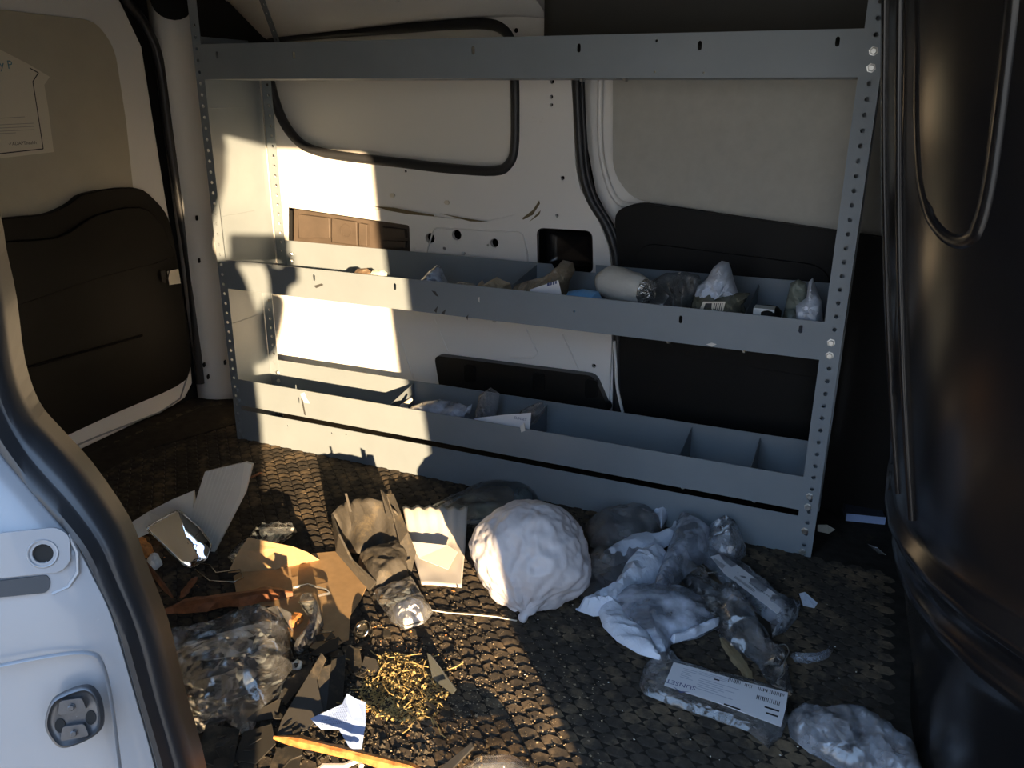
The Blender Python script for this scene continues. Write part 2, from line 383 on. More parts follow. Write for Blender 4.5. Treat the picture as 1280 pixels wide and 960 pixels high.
# mat edge flap by the rear door
b_ = plate('mat_edge', PZ(0), PZ(0).pxs([(75, 585), (250, 512), (296, 505), (300, 530), (180, 565), (110, 605)]), MATF, .0, .006, parent=fl)

# ---- back wall (driver's side) : inner skin with pressed openings
YB = .26; WB = PY(YB)
win = smooth_poly(WB.pxs([(332, 70), (345, 48), (400, 42), (480, 36), (560, 30), (605, 29), (628, 36), (640, 55), (643, 90), (644, 140), (643, 185), (636, 205), (618, 214), (560, 211), (500, 204), (430, 196), (395, 189), (372, 177), (352, 150), (338, 110)]), 4)
cup = fillet(WB.pxs([(673, 284), (742, 288), (743, 341), (674, 338)]), .018)
ventr = fillet(WB.pxs([(360, 258), (514, 281), (515, 316), (360, 310)]), .008)
lowtrim = fillet(WB.pxs([(550, 440), (748, 465), (768, 512), (560, 500)]), .02)
holes_px = [(540, 297, 6.5), (573, 293, 6.5), (620, 303, 5.5), (558, 310, 2.2), (582, 316, 2.2), (692, 102, 2.4), (691, 121, 2.0), (691, 131, 2.0), (705, 222, 2.4), (698, 269, 2.0),
            (507, 214, 1.8), (744, 456, 2.6), (545, 12, 1.8), (569, 7, 1.8), (577, 7, 1.8), (645, 38, 2.6), (689, 19, 2.2), (354, 28, 1.8), (612, 306, 1.6)]
hl = [circle(WB.px(x, y), r_ * .0021, 10) for (x, y, r_) in holes_px]
outer = [V((-.06, -.02)), V((.985, -.02)), WB.px(768, 400), WB.px(770, 345), WB.px(764, 305), WB.px(748, 268), WB.px(728, 235), WB.px(722, 205), WB.px(717, 100), WB.px(717, 0), V((.86, 1.25)), V((-.06, 1.25))]
wb = plate('wall_back', WB, outer, WHITE, -.003, 0, holes=[win, cup, ventr, lowtrim] + hl); struct(wb, 'white painted inner side wall behind the shelving with pressed holes')
plate('outer_skin', PY(.36), rect(-.35, 2.2, -.05, 1.35), HOLE, -.01, 0, parent=wb)
# raised lower skin and pillar (a pressed step in the sheet)
step = WB.pxs([(372, 250), (420, 254), (480, 262), (560, 272), (610, 276), (645, 268), (668, 250), (682, 222), (686, 190), (686, 100), (686, 30)]) + WB.pxs([(716, 30), (716, 100), (721, 205), (727, 236), (747, 269), (762, 306), (767, 345), (766, 430)]) + [V((.975, .0)), V((.03, .0)), V((.03, .60))]
plate('pressed_panel', WB, step, WHITE, .0, .010, holes=[[p.copy() for p in cup], ventr, lowtrim] + [h for h in hl if h[0].y < .57 or h[0].x > .8], parent=wb, bevel=.008, bseg=3)
fl2 = fillet(WB.pxs([(545, 284), (655, 290), (662, 318), (662, 330), (535, 318)]), .012)
tube('pressed_rib', [WB.p(p.x, p.y, .0105) for p in fl2], .0022, WHITE, wb, n=6, closed=True)
for seg in ([(545, 398), (562, 438)], [(660, 410), (674, 440), (668, 446), (640, 446)], [(705, 416), (725, 460)], [(500, 410), (519, 473)]):
    tube('pressed_rib', [WB.p(p.x, p.y, .0105) for p in WB.pxs(seg)], .002, WHITE, wb, n=6)
for (x, y) in ((427, 237), (491, 244), (559, 253)):
    c = WB.px(x, y); ob = mesh_obj('clip', [WB.p(c.x + a * .008, c.y + b * .005, w_) for w_ in (0, .004) for (a, b) in ((-1, 0), (-.5, 1), (.5, 1), (1, 0), (.5, -1), (-.5, -1))], [(6, 7, 8, 9, 10, 11)] + [(k, (k + 1) % 6, 6 + (k + 1) % 6, 6 + k) for k in range(6)], PAPERC, wb)
# scuff marks with ragged shapes
SC_ = mat('scuff', (.16, .12, .06), .8)
for pts in ([(470, 257), (495, 259), (515, 263), (545, 268), (545, 270), (512, 267), (490, 263)], [(552, 266), (590, 273), (615, 277), (590, 276)], [(655, 272), (668, 262), (676, 250), (677, 254), (668, 268), (656, 274)], [(663, 277), (672, 268), (678, 262), (676, 268)]):
    plate('scuff_mark', WB, WB.pxs(pts), SC_, .0102, .0108, parent=wb)
# blanked window: inset panel, rubber seal
w1 = plate('window_1', PY(.285), [V((p.x, p.y)) for p in win], mat('blank_panel', (.84, .82, .76), .5, dirt=(.5, .45, .38), dirt_amt=-.3, dirt_scale=8), -.004, 0); struct(w1, 'off-white blanked window panel in the side wall')
tube('window_seal', [WB.p(p.x, p.y, -.004) for p in win], .013, RUBBER, w1, closed=True, n=8)
# vent tray
vt = plate('trim_1', PY(.285), [V((p.x, p.y)) for p in ventr], VENT, -.004, 0); struct(vt, 'brown plastic vent tray in the wall above the middle shelf')
VP = PY(.285)
for pts in ([(376, 267), (415, 272), (416, 297), (377, 297)], [(418, 272), (449, 277), (450, 306), (418, 302)], [(452, 278), (462, 280), (462, 307), (452, 306)], [(480, 283), (509, 286), (510, 297), (481, 296)], [(481, 300), (510, 301), (510, 309), (482, 308)]):
    plate('vent_panel', VP, VP.pxs(pts), VENT, 0, .014, parent=vt, bevel=.002)
ang_ = VP.px(436, 287)
tube('vent_ring', [VP.p(p.x, p.y, .0145) for p in circle(ang_, .017, 20)], .0012, VENT, vt, n=5, closed=True)
# cup recess
cp = thing('cup_recess', None, None); cp.name = 'trim_2'; struct(cp, 'black plastic pocket recessed in the white pillar')
rows = []
cc = sum(cup, V((0, 0))) / len(cup)
for (s, d) in ((1.0, .0), (1.0, -.012), (.95, -.03), (.86, -.04), (.5, -.045), (.02, -.046)): rows.append([WB.p(cc.x + (p.x - cc.x) * s, cc.y + (p.y - cc.y) * s, d) for p in cup])
loft('pocket', rows, GLOSSB, cp, closed_u=True)
tube('pocket_edge', [WB.p(p.x, p.y, .008) for p in cup], .0022, BLACK, cp, n=6, closed=True)
# low black trim cover with three moulded grips
lt = thing('trim_3', None, None); struct(lt, 'long black plastic cover low on the white wall')
plate('cover', WB, lowtrim, mat('satin_black_plastic', (.010, .0095, .009), .38, spec=.45), -.02, .034, parent=lt, bevel=.02, bseg=5)
for x in (595, 680, 745):
    a = WB.px(x, 457 + (x - 595) * .12); pts = fillet(rect(a.x - .016, a.x + .016, a.y - .035, a.y + .012), .008); plate('grip', WB, pts, BLACK, .028, .039, parent=lt, bevel=.004)
# door seal along the pillar
sp = [WB.p(p.x, p.y, .012) for p in smooth_poly(WB.pxs([(724, -20), (724, 60), (724, 110), (727, 170), (731, 215), (741, 248), (760, 280), (771, 312), (774, 345), (774, 420), (774, 520)]), 5, False)]
s1 = tube('trim_4', sp, .013, RUBBER, n=10, squash=.9); struct(s1, 'black rubber seal along the far sliding door edge')
tube('seal_lip', [p + V((.012, -.002, 0)) for p in sp], .006, RUBBER, s1, n=8)
# ---- far sliding door
YD = .285; WD = PY(YD)
d2 = plate('door_2', WD, [WD.px(730, -30), WD.px(730, 160), WD.px(745, 240), WD.px(775, 300), WD.px(778, 540), V((1.02, -.02)), V((1.9, -.02)), V((1.9, 1.2))], WHITE, -.01, 0); struct(d2, 'white framed far sliding door with grey board and black trim')
YE = .265; WE = PY(YE)
gb = fillet([WE.px(766, 60), V((1.75, 1.02)), V((1.75, .60)), WE.px(790, 249), WE.px(766, 215)], [0, 0, 0, .06, .07], 8)
plate('board', WE, gb, BOARD, -.004, 0, parent=d2, bevel=.002)
tube('frame_edge', [WD.p(p.x, p.y, .006) for p in smooth_poly(WD.pxs([(752, -10), (752, 100), (751, 170), (757, 215), (772, 250), (800, 258), (900, 272), (1050, 290)]), 5, False)], .007, WHITE, d2, n=8)
tr1 = fillet(WE.pxs([(772, 262), (800, 252), (1110, 296)]) + [V((1.8, .62)), V((1.8, .0)), V((1.02, .0))] + WE.pxs([(776, 330)]), [.03, .03, 0, 0, 0, 0, .01], 6)
plate('lower_trim', WE, tr1, BLACK, -.004, .026, parent=d2, bevel=.012, bseg=4)
tw = fillet(WE.pxs([(800, 300), (1040, 330), (1040, 470), (850, 440), (800, 360)]), .05, 6)
plate('trim_recess', WE, tw, BLACK, .024, .032, parent=d2, bevel=.006, bseg=3)
tube('cable', [WE.p(p.x, p.y, .03) for p in smooth_poly(WE.pxs([(772, 422), (774, 450), (776, 480), (783, 512)]), 5, False)], .004, WHITE, d2, n=8)
# ---- rear corner pillar (white), from the rear door seal round to the side wall
def zrow(pts): return [[V((x, y, z)) for (x, y) in pts] for z in (-.01, .02, .2, .4, .6, .8, 1.0, 1.25)]
prof = [(-.335, .204), (-.30, .206), (-.27, .214), (-.245, .232), (-.215, .247), (-.17, .25), (-.14, .262), (-.10, .272), (-.05, .262), (0.0, .260)]
pr = loft('wall_rear', zrow(prof), WHITE, solid=.004); struct(pr, 'white painted rear corner pillar beside the shelving')
PP = PY(.262)
hc = PP.px(287, 491); plate('access_hole', PP, circle(hc, .022, 16), HOLE, .010, .0135, parent=pr)
hc = Pl((-.24, .235, 0), (1, .55, 0), (0, 0, 1)); q = hc.px(216, 0); plate('access_hole', hc, circle(q, .055, 20, 1, .9), HOLE, .004, .012, parent=pr)
for (x, y) in ((247, 272), (250, 325), (256, 455), (261, 470), (282, 452)):
    q = hc.px(x, y); plate('slot_hole', hc, slot(q, .006, .014), HOLE, .002, .012, parent=pr)
for y in (248, 347, 404):
    q = [on(x, y + (x - 250) * .02, 1, .246) for x in (240, 268)]; tube('sheet_joint', [q[0], q[1]], .0016, PAPERC, pr, n=5)
# ---- rear door
XR = -.325; WR = PX(XR)                      # u = y, v = z
seal_px = [(120, -60), (150, 0), (172, 30), (190, 75), (202, 160), (216, 250), (230, 340), (240, 440), (243, 480)]
seal = [WR.px(*p) for p in seal_px]
d1 = plate('door_1', WR, [V((-1.12, -.03)), V((-1.12, 1.2)), V((.06, 1.2))] + [WR.px(152, 5), WR.px(178, 60), WR.px(192, 150), WR.px(208, 250), WR.px(226, 350), WR.px(238, 440), WR.px(241, 478)] + [WR.px(231, 498), WR.px(216, 508), V((-.35, -.004))], WHITE, -.02, .0, bevel=.006); struct(d1, 'white rear cargo door with cream board and black lower trim')
tube('door_seal', [WR.p(p.x + .012, p.y, .012) for p in smooth_poly(seal, 6, False)], .013, RUBBER, d1, n=10)
cb = fillet(WR.pxs([(-260, 60), (-200, 0), (0, 12), (118, 26), (142, 60), (156, 150), (166, 245), (160, 300), (-100, 320), (-300, 340)]), [.05, .05, .02, .05, .05, .02, .02, .02, .02, .02])
plate('board', WR, cb, CREAM, 0, .004, parent=d1, bevel=.002)
bt = smooth_poly(WR.pxs([(-260, 330), (-120, 292), (0, 272), (50, 267), (80, 254), (100, 241), (160, 234), (185, 248), (204, 274), (214, 320), (223, 375), (231, 430), (231, 462), (214, 482), (140, 514), (66, 548), (0, 580), (-150, 650), (-260, 700)]), 3)
plate('lower_trim', WR, bt, BLACK, 0, .022, parent=d1, bevel=.010, bseg=4)
pk = smooth_poly(WR.pxs([(-40, 310), (60, 296), (110, 268), (165, 258), (190, 276), (200, 300), (205, 322), (120, 345), (0, 385), (-40, 395)]), 3)
plate('trim_upper_step', WR, pk, BLACK, .018, .030, parent=d1, bevel=.007, bseg=3)
tube('trim_crease', [WR.p(p.x, p.y, .023) for p in WR.pxs([(0, 465), (90, 440), (170, 418)])], .004, BLACK, d1, n=6)
tube('frame_groove', [WR.p(p.x, p.y, .001) for p in WR.pxs([(30, 585), (120, 546), (200, 515), (225, 498), (234, 470)])], .0025, mat('groove', (.25, .27, .3), .5), d1, n=6)
ic = WR.pxs([(199, 338), (213, 335), (216, 353), (202, 355)]); icon = plate('warning_icon', WR, ic, PAPERC, .0295, .0305, parent=d1); tag(icon, 'small black and white warning icon')
WI = PX(XR + .0306); a, b, c, d_ = WI.pxs([(199, 338), (213, 335), (216, 353), (202, 355)])
def bil(s, t): return a.lerp(b, s).lerp(d_.lerp(c, s), t)
strips('icon_print', WI, [(bil(.08, .08), bil(.5, .08), bil(.5, .6), bil(.08, .9)), (bil(.5, .7), bil(.85, .1), bil(.95, .1), bil(.6, .8)), (bil(.2, .6), bil(.4, .6), bil(.4, .95), bil(.2, .95))], INK, icon)
# paper notice taped to the cream board (its code pattern is left out)
WS = PX(XR + .0045)
nt_ = plate('paper_notice', WS, WS.pxs([(-70, 48), (0, 62), (35, 80), (62, 96), (55, 106), (60, 135), (67, 190), (0, 198), (-60, 205)]), PAPERC, .0, .0007); tag(nt_, 'torn white printed paper notice taped on the cream rear door board', 'notice')
WN = PX(XR + .0053)
def ink_line(pts, wd, m, nm):
    q = WN.pxs(pts); Q = []
    for i in range(len(q) - 1):
        d = (q[i + 1] - q[i]).normalized(); n_ = V((-d.y, d.x)) * wd; Q.append((q[i] - n_, q[i + 1] - n_, q[i + 1] + n_, q[i] + n_))
    return strips(nm, WN, Q, m, nt_, .0001)
ink_line([(37, 85), (48, 91), (41, 102), (47, 140), (54, 186), (0, 192), (-60, 198)], .0012, INK, 'printed_border')
for (x0, y0, x1, y1) in ((-20, 149, 31, 146), (-20, 157, 42, 154), (-20, 161, 42, 158), (-20, 165, 43, 162), (-20, 168, 20, 166)): ink_line([(x0, y0), (x1, y1)], .0006, INKF, 'printed_line')
q = WN.px(-1, 81); text('printed_heading', 'y P', WN, q.x, q.y, .026, INKT, nt_, ang=.0)
q = WN.px(10, 180); text('printed_logo', '\u2713ADAPThealth', WN, q.x, q.y, .011, INK, nt_, ang=.0)
# ---- ceiling and roof rail
ce = box('ceiling', -.36, 2.05, -1.38, .36, 1.24, 1.28, CEIL); struct(ce, 'dark bare metal van roof')
for i, x in enumerate((-.15, .98, 1.55)):
    loft('roof_bow', [[V((xx, y, z)) for (xx, z) in ((x - .07, 1.24), (x - .05, 1.20), (x + .05, 1.20), (x + .07, 1.24))] for y in (-1.2, -.6, 0, .3)], CEIL, ce, smooth=False)
rl = loft('roof_rail', [[V(p) for p in ((x0, .262, z0), (x0 - .004, .235, z0 + .004), (x0 - .05, .20, z0 + .075), (x0 - .10, .12, z0 + .17))] for (x0, z0) in ((.0, 1.028), (.2, 1.04), (.45, 1.056), (.62, 1.062), (.72, 1.062), (.80, 1.055))], WHITE, ce, solid=.003)
plate('roof_gap_shade', PY(.19), PY(.19).pxs([(225, -40), (262, -30), (283, 0), (328, 46), (345, 57), (250, 60)]), HOLE, -.002, 0, parent=ce)  # dark sheet set before the wall as the shade of the roof gap
box('upper_header', .80, 1.95, .18, .30, .985, 1.25, CEIL, ce, bevel=.03)
# ---- front bulkhead: black moulded partition leaning back, with bead lines and an oval pressing
zs = [-.02, .05, .12, .2, .25, .27, .28, .29, .30, .31, .325, .335, .345, .355, .365, .375, .39, .42, .48, .56, .64, .72, .8, .88, .96, 1.05, 1.15, 1.25]
def bx_off(z): return 1.678 - .26 * (z - .05) + .07 * (z - .05) ** 2 if z > .05 else 1.678
plan = [(.14, .34), (.10, .22), (.05, .05), (.012, -.15), (0, -.32), (-.002, -.42), (.004, -.50), (.020, -.57), (.045, -.63), (.085, -.69), (.14, -.75), (.22, -.83), (.32, -.92), (.40, -1.0), (.44, -1.10), (.46, -1.30)]
rows = []
for z in zs:
    bead = 0
    for (zc, a_, wd) in ((.290, .010, .014), (.358, .015, .016)): bead += a_ * math.exp(-((z - zc) / wd) ** 2)
    rows.append([V((bx_off(z) + px0 - bead * (1.0 if yy > -.75 else .8), yy - bead * .8, z)) for (px0, yy) in plan])
bh = loft('wall_front', rows, GLOSSB, solid=.004, sharp=80); struct(bh, 'glossy black moulded bulkhead partition at the front of the cargo bay')
# vertical bead along the rounded corner and long oval pressing
for dy, rr in ((-.60, .006), (-.47, .004)):
    i = min(range(len(plan)), key=lambda k: abs(plan[k][1] - dy)); tube('corner_bead', [V((bx_off(z) + plan[i][0] - .002, plan[i][1], z)) for z in (.40, .5, .6, .7, .8, .9, 1.0, 1.1, 1.2)], rr, GLOSSB, bh, n=8)
from mathutils.bvhtree import BVHTree
bt_ = BVHTree.FromPolygons([v.co.copy() for v in bh.data.vertices], [tuple(p.vertices) for p in bh.data.polygons])
def on_bulk(x, y):
    r_ = bt_.ray_cast(CAM, ray(x, y).normalized()); return (r_[0], r_[1]) if r_[0] else None
for px_list, rr, dep in (([(1146, -90), (1147, -20), (1148, 60), (1147, 130), (1149, 200), (1154, 240), (1164, 270), (1180, 292), (1198, 301), (1216, 296), (1228, 272), (1238, 230), (1247, 170), (1257, 90), (1266, 10), (1270, -60)], .013, .008),
                         ([(1132, -30), (1133, 60), (1131, 160), (1127, 260), (1123, 360), (1119, 460), (1116, 560), (1113, 612)], .007, .004)):
    Q_ = [on_bulk(*p) for p in smooth_poly([V(p) for p in px_list], 4, False)]; Q_ = [a_ - (n_ if n_.dot(CAM - a_) > 0 else -n_) * dep for (a_, n_) in [q for q in Q_ if q]]
    tube('moulded_bead', Q_, rr, GLOSSB, bh, n=10)
# ---- near side wall with the open doorway
YO = -1.35; WO = PY(YO)
outw = [V((-.4, -.25)), V((2.3, -.25)), V((2.3, 1.3)), V((-.4, 1.3))]
opening = fillet([V((.60, .0)), V((1.81, .0)), V((1.79, .12)), V((1.735, .52)), V((1.69, .95)), V((1.68, 1.112)), V((.50, 1.112)), V((.48, .6))], [.05, .05, 0, 0, 0, .03, .06, 0])
wr = plate('wall_right', WO, outw, WHITE, -.012, .0, holes=[opening[::-1]]); struct(wr, 'white near side of the van around the open sliding doorway')
box('sill', .3, 2.3, -1.36, -1.14, -.08, -.012, RUBBER, wr, bevel=.01)
box('header_liner', -.36, 2.05, -1.34, -1.30, 1.13, 1.26, WHITE, wr)
# rear jamb of the doorway: rubber seal and white pressed jamb
si = [(-30, 250), (-14, 330), (0, 390), (13, 467), (33, 520), (60, 553), (100, 597), (146, 664), (167, 718), (196, 793), (217, 877), (240, 956), (258, 1040), (268, 1120)]
so_ = [(-60, 440), (-48, 480), (-30, 525), (0, 567), (32, 604), (60, 637), (80, 660), (100, 683), (122, 725), (142, 768), (167, 852), (194, 948), (212, 1030), (224, 1110)]
IN = [on(x, y, 1, -1.13) for x, y in si]; OU = [on(x, y, 1, -1.165) for x, y in so_]
IN = smooth_poly([V((.80, -1.13, 1.15))] + IN, 3, False); OU = smooth_poly([V((.76, -1.165, 1.15))] + OU, 3, False)
rows = []
for a, b in zip(IN, OU):
    d = b - a; n_ = V((.55, -.8, .1)).normalized(); rows.append([a.lerp(b, t) + n_ * h for (t, h) in ((-.10, -.03), (0, 0), (.05, .008), (.18, .013), (.32, .012), (.40, .0095), (.46, .009), (.52, .011), (.68, .016), (.84, .012), (.95, .004), (1.04, -.012))])
tj = loft('trim_5', rows, RUBBER, solid=.002); struct(tj, 'thick black rubber weatherstrip curving along the near doorway jamb')
LD = V((-.80, -.60, 0))
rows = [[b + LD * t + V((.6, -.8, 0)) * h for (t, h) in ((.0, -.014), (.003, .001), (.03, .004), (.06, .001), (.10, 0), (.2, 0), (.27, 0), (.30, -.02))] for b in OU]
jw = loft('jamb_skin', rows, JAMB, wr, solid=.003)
# inner lining behind the jamb closes the gap between jamb and floor line
loft('jamb_lining', [[a + V((-.02, .0, 0)), a + V((-.08, .02, 0)), a + V((-.5, .02, 0)), a + V((-1.15, .02, 0))] for a in IN], WHITE, wr, smooth=False)
i0 = min(range(len(OU)), key=lambda k: (OU[k] - on(122, 725, 1, -1.165)).length)
tv = (OU[i0 + 3] - OU[i0 - 3]).normalized()
PJ = Pl(OU[i0] + V((.6, -.8, 0)) * .004, -LD, -tv)
jp = fillet(PJ.pxs([(-60, 672), (72, 658), (88, 668), (90, 700), (78, 714), (-60, 728)]), .008)
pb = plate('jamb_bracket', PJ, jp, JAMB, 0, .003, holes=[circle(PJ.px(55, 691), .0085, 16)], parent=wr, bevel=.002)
plate('bracket_hole', PJ, circle(PJ.px(55, 691), .010, 16), HOLE, .0002, .0012, parent=wr)
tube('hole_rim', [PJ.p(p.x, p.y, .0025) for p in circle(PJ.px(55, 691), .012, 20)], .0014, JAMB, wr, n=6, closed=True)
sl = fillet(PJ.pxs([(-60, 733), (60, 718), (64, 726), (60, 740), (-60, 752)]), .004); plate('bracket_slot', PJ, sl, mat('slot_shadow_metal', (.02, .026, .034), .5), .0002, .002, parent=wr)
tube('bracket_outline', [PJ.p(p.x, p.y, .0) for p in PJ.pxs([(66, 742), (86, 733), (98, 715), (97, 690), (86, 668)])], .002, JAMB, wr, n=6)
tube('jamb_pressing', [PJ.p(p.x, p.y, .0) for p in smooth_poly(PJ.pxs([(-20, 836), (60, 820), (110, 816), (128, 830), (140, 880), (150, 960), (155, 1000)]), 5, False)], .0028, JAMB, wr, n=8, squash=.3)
# latch striker on the jamb
stk = thing('door_striker', 'rounded steel door striker cup on the near white door jamb', 'striker')
so2 = smooth_poly(PJ.pxs([(66, 878), (82, 866), (108, 858), (122, 868), (128, 890), (126, 908), (112, 920), (86, 930), (72, 926), (60, 905)]), 4)
cc = sum(so2, V((0, 0))) / len(so2)
rows = []
for (s, h) in ((1.08, 0), (1.05, .004), (.96, .0055), (.9, .003), (.8, .0015), (.5, .001), (.02, .001)): rows.append([PJ.p(cc.x + (p.x - cc.x) * s, cc.y + (p.y - cc.y) * s, h) for p in so2])
loft('striker_cup', rows, STEEL, stk, closed_u=True)
for (x, y, s) in ((92, 880, 1), (95, 912, 1)):
    q = PJ.px(x, y); plate('striker_tab', PJ, fillet([V((q.x - .012, q.y - .006)), V((q.x + .012, q.y - .005)), V((q.x + .009, q.y + .007)), V((q.x - .009, q.y + .007))], .003), STEEL, .001, .006, parent=stk, bevel=.0015)
    c3 = PJ.p(q.x, q.y, .006); hexbolt('screw', c3, PJ.N, .003, STEEL, stk)
for (x, y) in ((76, 906), (114, 896)):
    q = PJ.px(x, y); plate('striker_gap', PJ, circle(q, .0055, 12, .8, 1.2), HOLE, .001, .002, parent=stk)
# unseen shell boxes added to keep sky light out behind the bulkhead and rear
lb = box('shell_closure_rear', -.40, -.345, -1.36, .36, -.05, 1.26, HOLE); struct(lb, 'dark body shell behind the rear door')
lf = box('shell_closure_front', 2.1, 2.13, -1.36, .36, -.05, 1.26, HOLE); struct(lf, 'dark body shell ahead of the bulkhead')

# ================================================================== SHELVING UNIT
L, D, D2, Wd = 1.4942, .22, .157, .0353
ZR1, ZR2, ZM1, ZM2, ZB1, ZS1, ZS2 = .9251, 1.0015, .4219, .4960, .1763, .1025, .0885
H0, PT = .9658, .0254
su = thing('shelving_unit', 'tall grey perforated steel van shelving rack along the far wall', 'shelving')
FP = PY(0)
hz = [H0 + k * PT for k in range(-37, 4)]
def post(name, x0, x1, z0, z1, y, cx, skip=()):
    hs = [circle((cx, z), .0042, 8) for z in hz if z0 + .01 < z < z1 - .01 and not any(abs(z - s) < .006 for s in skip)]
    return plate(name, PY(y), rect(x0, x1, z0, z1), GREY, 0, .002, holes=hs, parent=su)
post('post', 0, Wd * .72, 0, 1.10, 0, Wd * .34)
post('post', L - Wd, L, 0, 1.06, 0, L - Wd * .45)
plate('post_hole_backing', PY(.016), rect(L - Wd, L - .004, .0, 1.04), GREY, 0, .002, parent=su)  # plate added behind the right post so its holes stay dark
post('post', .012, .042, .40, 1.02, D - .004, .030)
post('post', .004, .034, 0, .44, D2 - .004, .022)
post('post', L - .04, L, 0, 1.02, D - .004, L - .02)
endp = [V((0, 0)), V((D2, 0)), V((D2, .43)), V((D, .45)), V((D, 1.02)), V((0, 1.02))]
PXl = PX(.002); plate('end_panel', PXl, endp, GREY, -.0012, .0, parent=su)
plate('end_panel', PX(L - .002), endp, GREY, -.0012, .0, parent=su)
for z in (.105, .32, .60, .86): tube('panel_seam', [V((.0025, .004, z)), V((.0025, D2 - .004, z - .0))], .0008, GREY, su, n=5)
# top tray
sh = lambda pts: [slot(FP.px(x, y), .007, .016) for (x, y) in pts]
dot = lambda pts: [circle(FP.px(x, y), .0022, 8) for (x, y) in pts]
plate('top_rail', FP, rect(Wd * .72, L - Wd, ZR1, ZR2), GREY, 0, .002, holes=sh([(272, 69), (368, 69), (592, 63), (724, 60), (875, 57), (1047, 52)]) + dot([(821, 51), (819, 90), (880, 91)]), parent=su)
box('top_tray', .004, L - .004, .002, D - .01, ZR1, ZR1 + .0015, GREY, su)
# middle tray
t2 = box('middle_tray', .004, L - .004, .002, D - .004, ZM1 + .002, ZM1 + .004, GREY, su)
plate('front_lip', FP, rect(Wd * .72, L - Wd, ZM1, ZM2), GREY, 0, .002, holes=sh([(393, 347), (494, 358), (851, 399), (1001, 411)]) + dot([(718, 389)]), parent=t2)
BP = PY(D - .002)
z0 = .514
blip = [V((.004, ZM1)), V((L - .004, ZM1)), V((L - .004, z0 + .012)), BP.px(745, 331), BP.px(745, 341), BP.px(694, 337), BP.px(690, 330), BP.px(668, 328), V((.04, z0))]
plate('back_lip', BP, blip, GREY, 0, .002, parent=t2)
for x in (BP.px(671, 340).x, BP.px(853, 350).x, BP.px(949, 350).x):
    plate('divider', PX(x), [V((.004, ZM1 + .004)), V((D - .006, ZM1 + .004)), V((D - .006, z0 - .004)), V((.03, ZM2 - .012)), V((.004, ZM2 - .02))], GREYD, 0, .0015, parent=t2)
# bottom tray
t3 = box('bottom_tray', .004, L - .004, .002, D2 - .004, ZS1 + .002, ZS1 + .004, GREY, su)
plate('front_lip', FP, rect(Wd * .72, L - Wd, ZS1, ZB1), GREY, 0, .002, holes=[slot(FP.px(374, 500), .004, .016)], parent=t3)
BL = PY(D2 - .002); plate('back_lip', BL, [V((.004, ZS1)), V((L - .004, ZS1)), V((L - .004, .192)), V((.02, .186))], GREY, 0, .002, parent=t3)
for x in (BL.px(518, 480).x, BL.px(684, 505).x, BL.px(865, 535).x, BL.px(950, 548).x):
    plate('divider', PX(x), [V((.004, ZS1 + .004)), V((D2 - .006, ZS1 + .004)), V((D2 - .006, .183)), V((.004, ZB1 - .018))], GREYD, 0, .0015, parent=t3)
plate('kick_plate', FP, rect(Wd * .72, L - Wd, 0.002, ZS2), GREY, 0, .002, holes=dot([(360, 532), (415, 541), (433, 543)]), parent=su)
# bolts
for (x, y) in ((1092, 64), (1089, 85), (1039, 428), (1037, 444), (1012, 620), (1010, 633), (1006, 663), (1003, 689), (299, 500), (297, 487), (300, 524), (304, 545)):
    q = FP.px(x, y); hexbolt('bolt', FP.p(q.x, q.y, .002), (0, -1, 0), .0062, ZINC if x > 900 else GREYD, su)
for (x, y) in ((366, 317), (366, 326)): q = BP.px(x, y); hexbolt('bolt', BP.p(q.x, q.y, .006), (0, -1, 0), .005, ZINC, su)
for (x, y) in ((349, 465), (350, 475)): q = BL.px(x, y); hexbolt('bolt', BL.p(q.x, q.y, .006), (0, -1, 0), .005, ZINC, su)
for (x, y) in ((617, 407), (835, 431), (930, 441)): q = FP.px(x, y); hexbolt('bolt', (q.x, .004, ZM1 - .001), (0, 0, -1), .0045, ZINC, su)
for (x, y) in ((853, 610), (942, 628)): q = FP.px(x, y); hexbolt('bolt', (q.x, .004, ZS1 - .001), (0, 0, -1), .004, ZINC, su)
for x in (727, 781): q = FP.px(x, 100); hexbolt('bolt', (q.x, .004, ZR1 - .001), (0, 0, -1), .006, ZINC, su)
# strap from the rack up to the roof
a, b = on(349, 60, 1, .205), on(322, -14, 1, .13); d = (b - a).normalized(); s = d.cross(V((.3, 1, .2))).normalized() * .012
PS = Pl(a, s, d); ln = (b - a).length
plate('roof_strap', PS, rect(-.011, .011, -.02, ln), GREYD, 0, .002, holes=[circle((0, k * .022), .0035, 8) for k in range(0, int(ln / .022))], parent=su)
# worn paint chips on the lips
CH = mat('bare_chip', (.05, .05, .05), .6); CW = mat('pale_chip', (.75, .72, .66), .6)
for pts in ([(540, 363), (545, 364), (549, 371), (545, 369)], [(543, 388), (548, 382), (546, 391)], [(552, 391), (558, 386), (556, 393)], [(583, 396), (586, 393), (585, 400)], [(393, 357), (403, 354), (405, 356), (396, 360)], [(377, 498), (381, 518), (383, 519), (379, 499)]):
    plate('paint_chip', FP, FP.pxs(pts), CH, .002, .0024, parent=su)
for pts in ([(376, 492), (381, 490), (384, 498), (388, 504), (381, 503)], [(598, 372), (600, 371), (600, 378), (599, 377)], [(883, 430), (890, 428), (896, 430), (890, 433)], [(650, 532), (656, 528), (657, 538), (652, 540)]):
    plate('paint_chip', FP, FP.pxs(pts), CW, .002, .0024, parent=su)

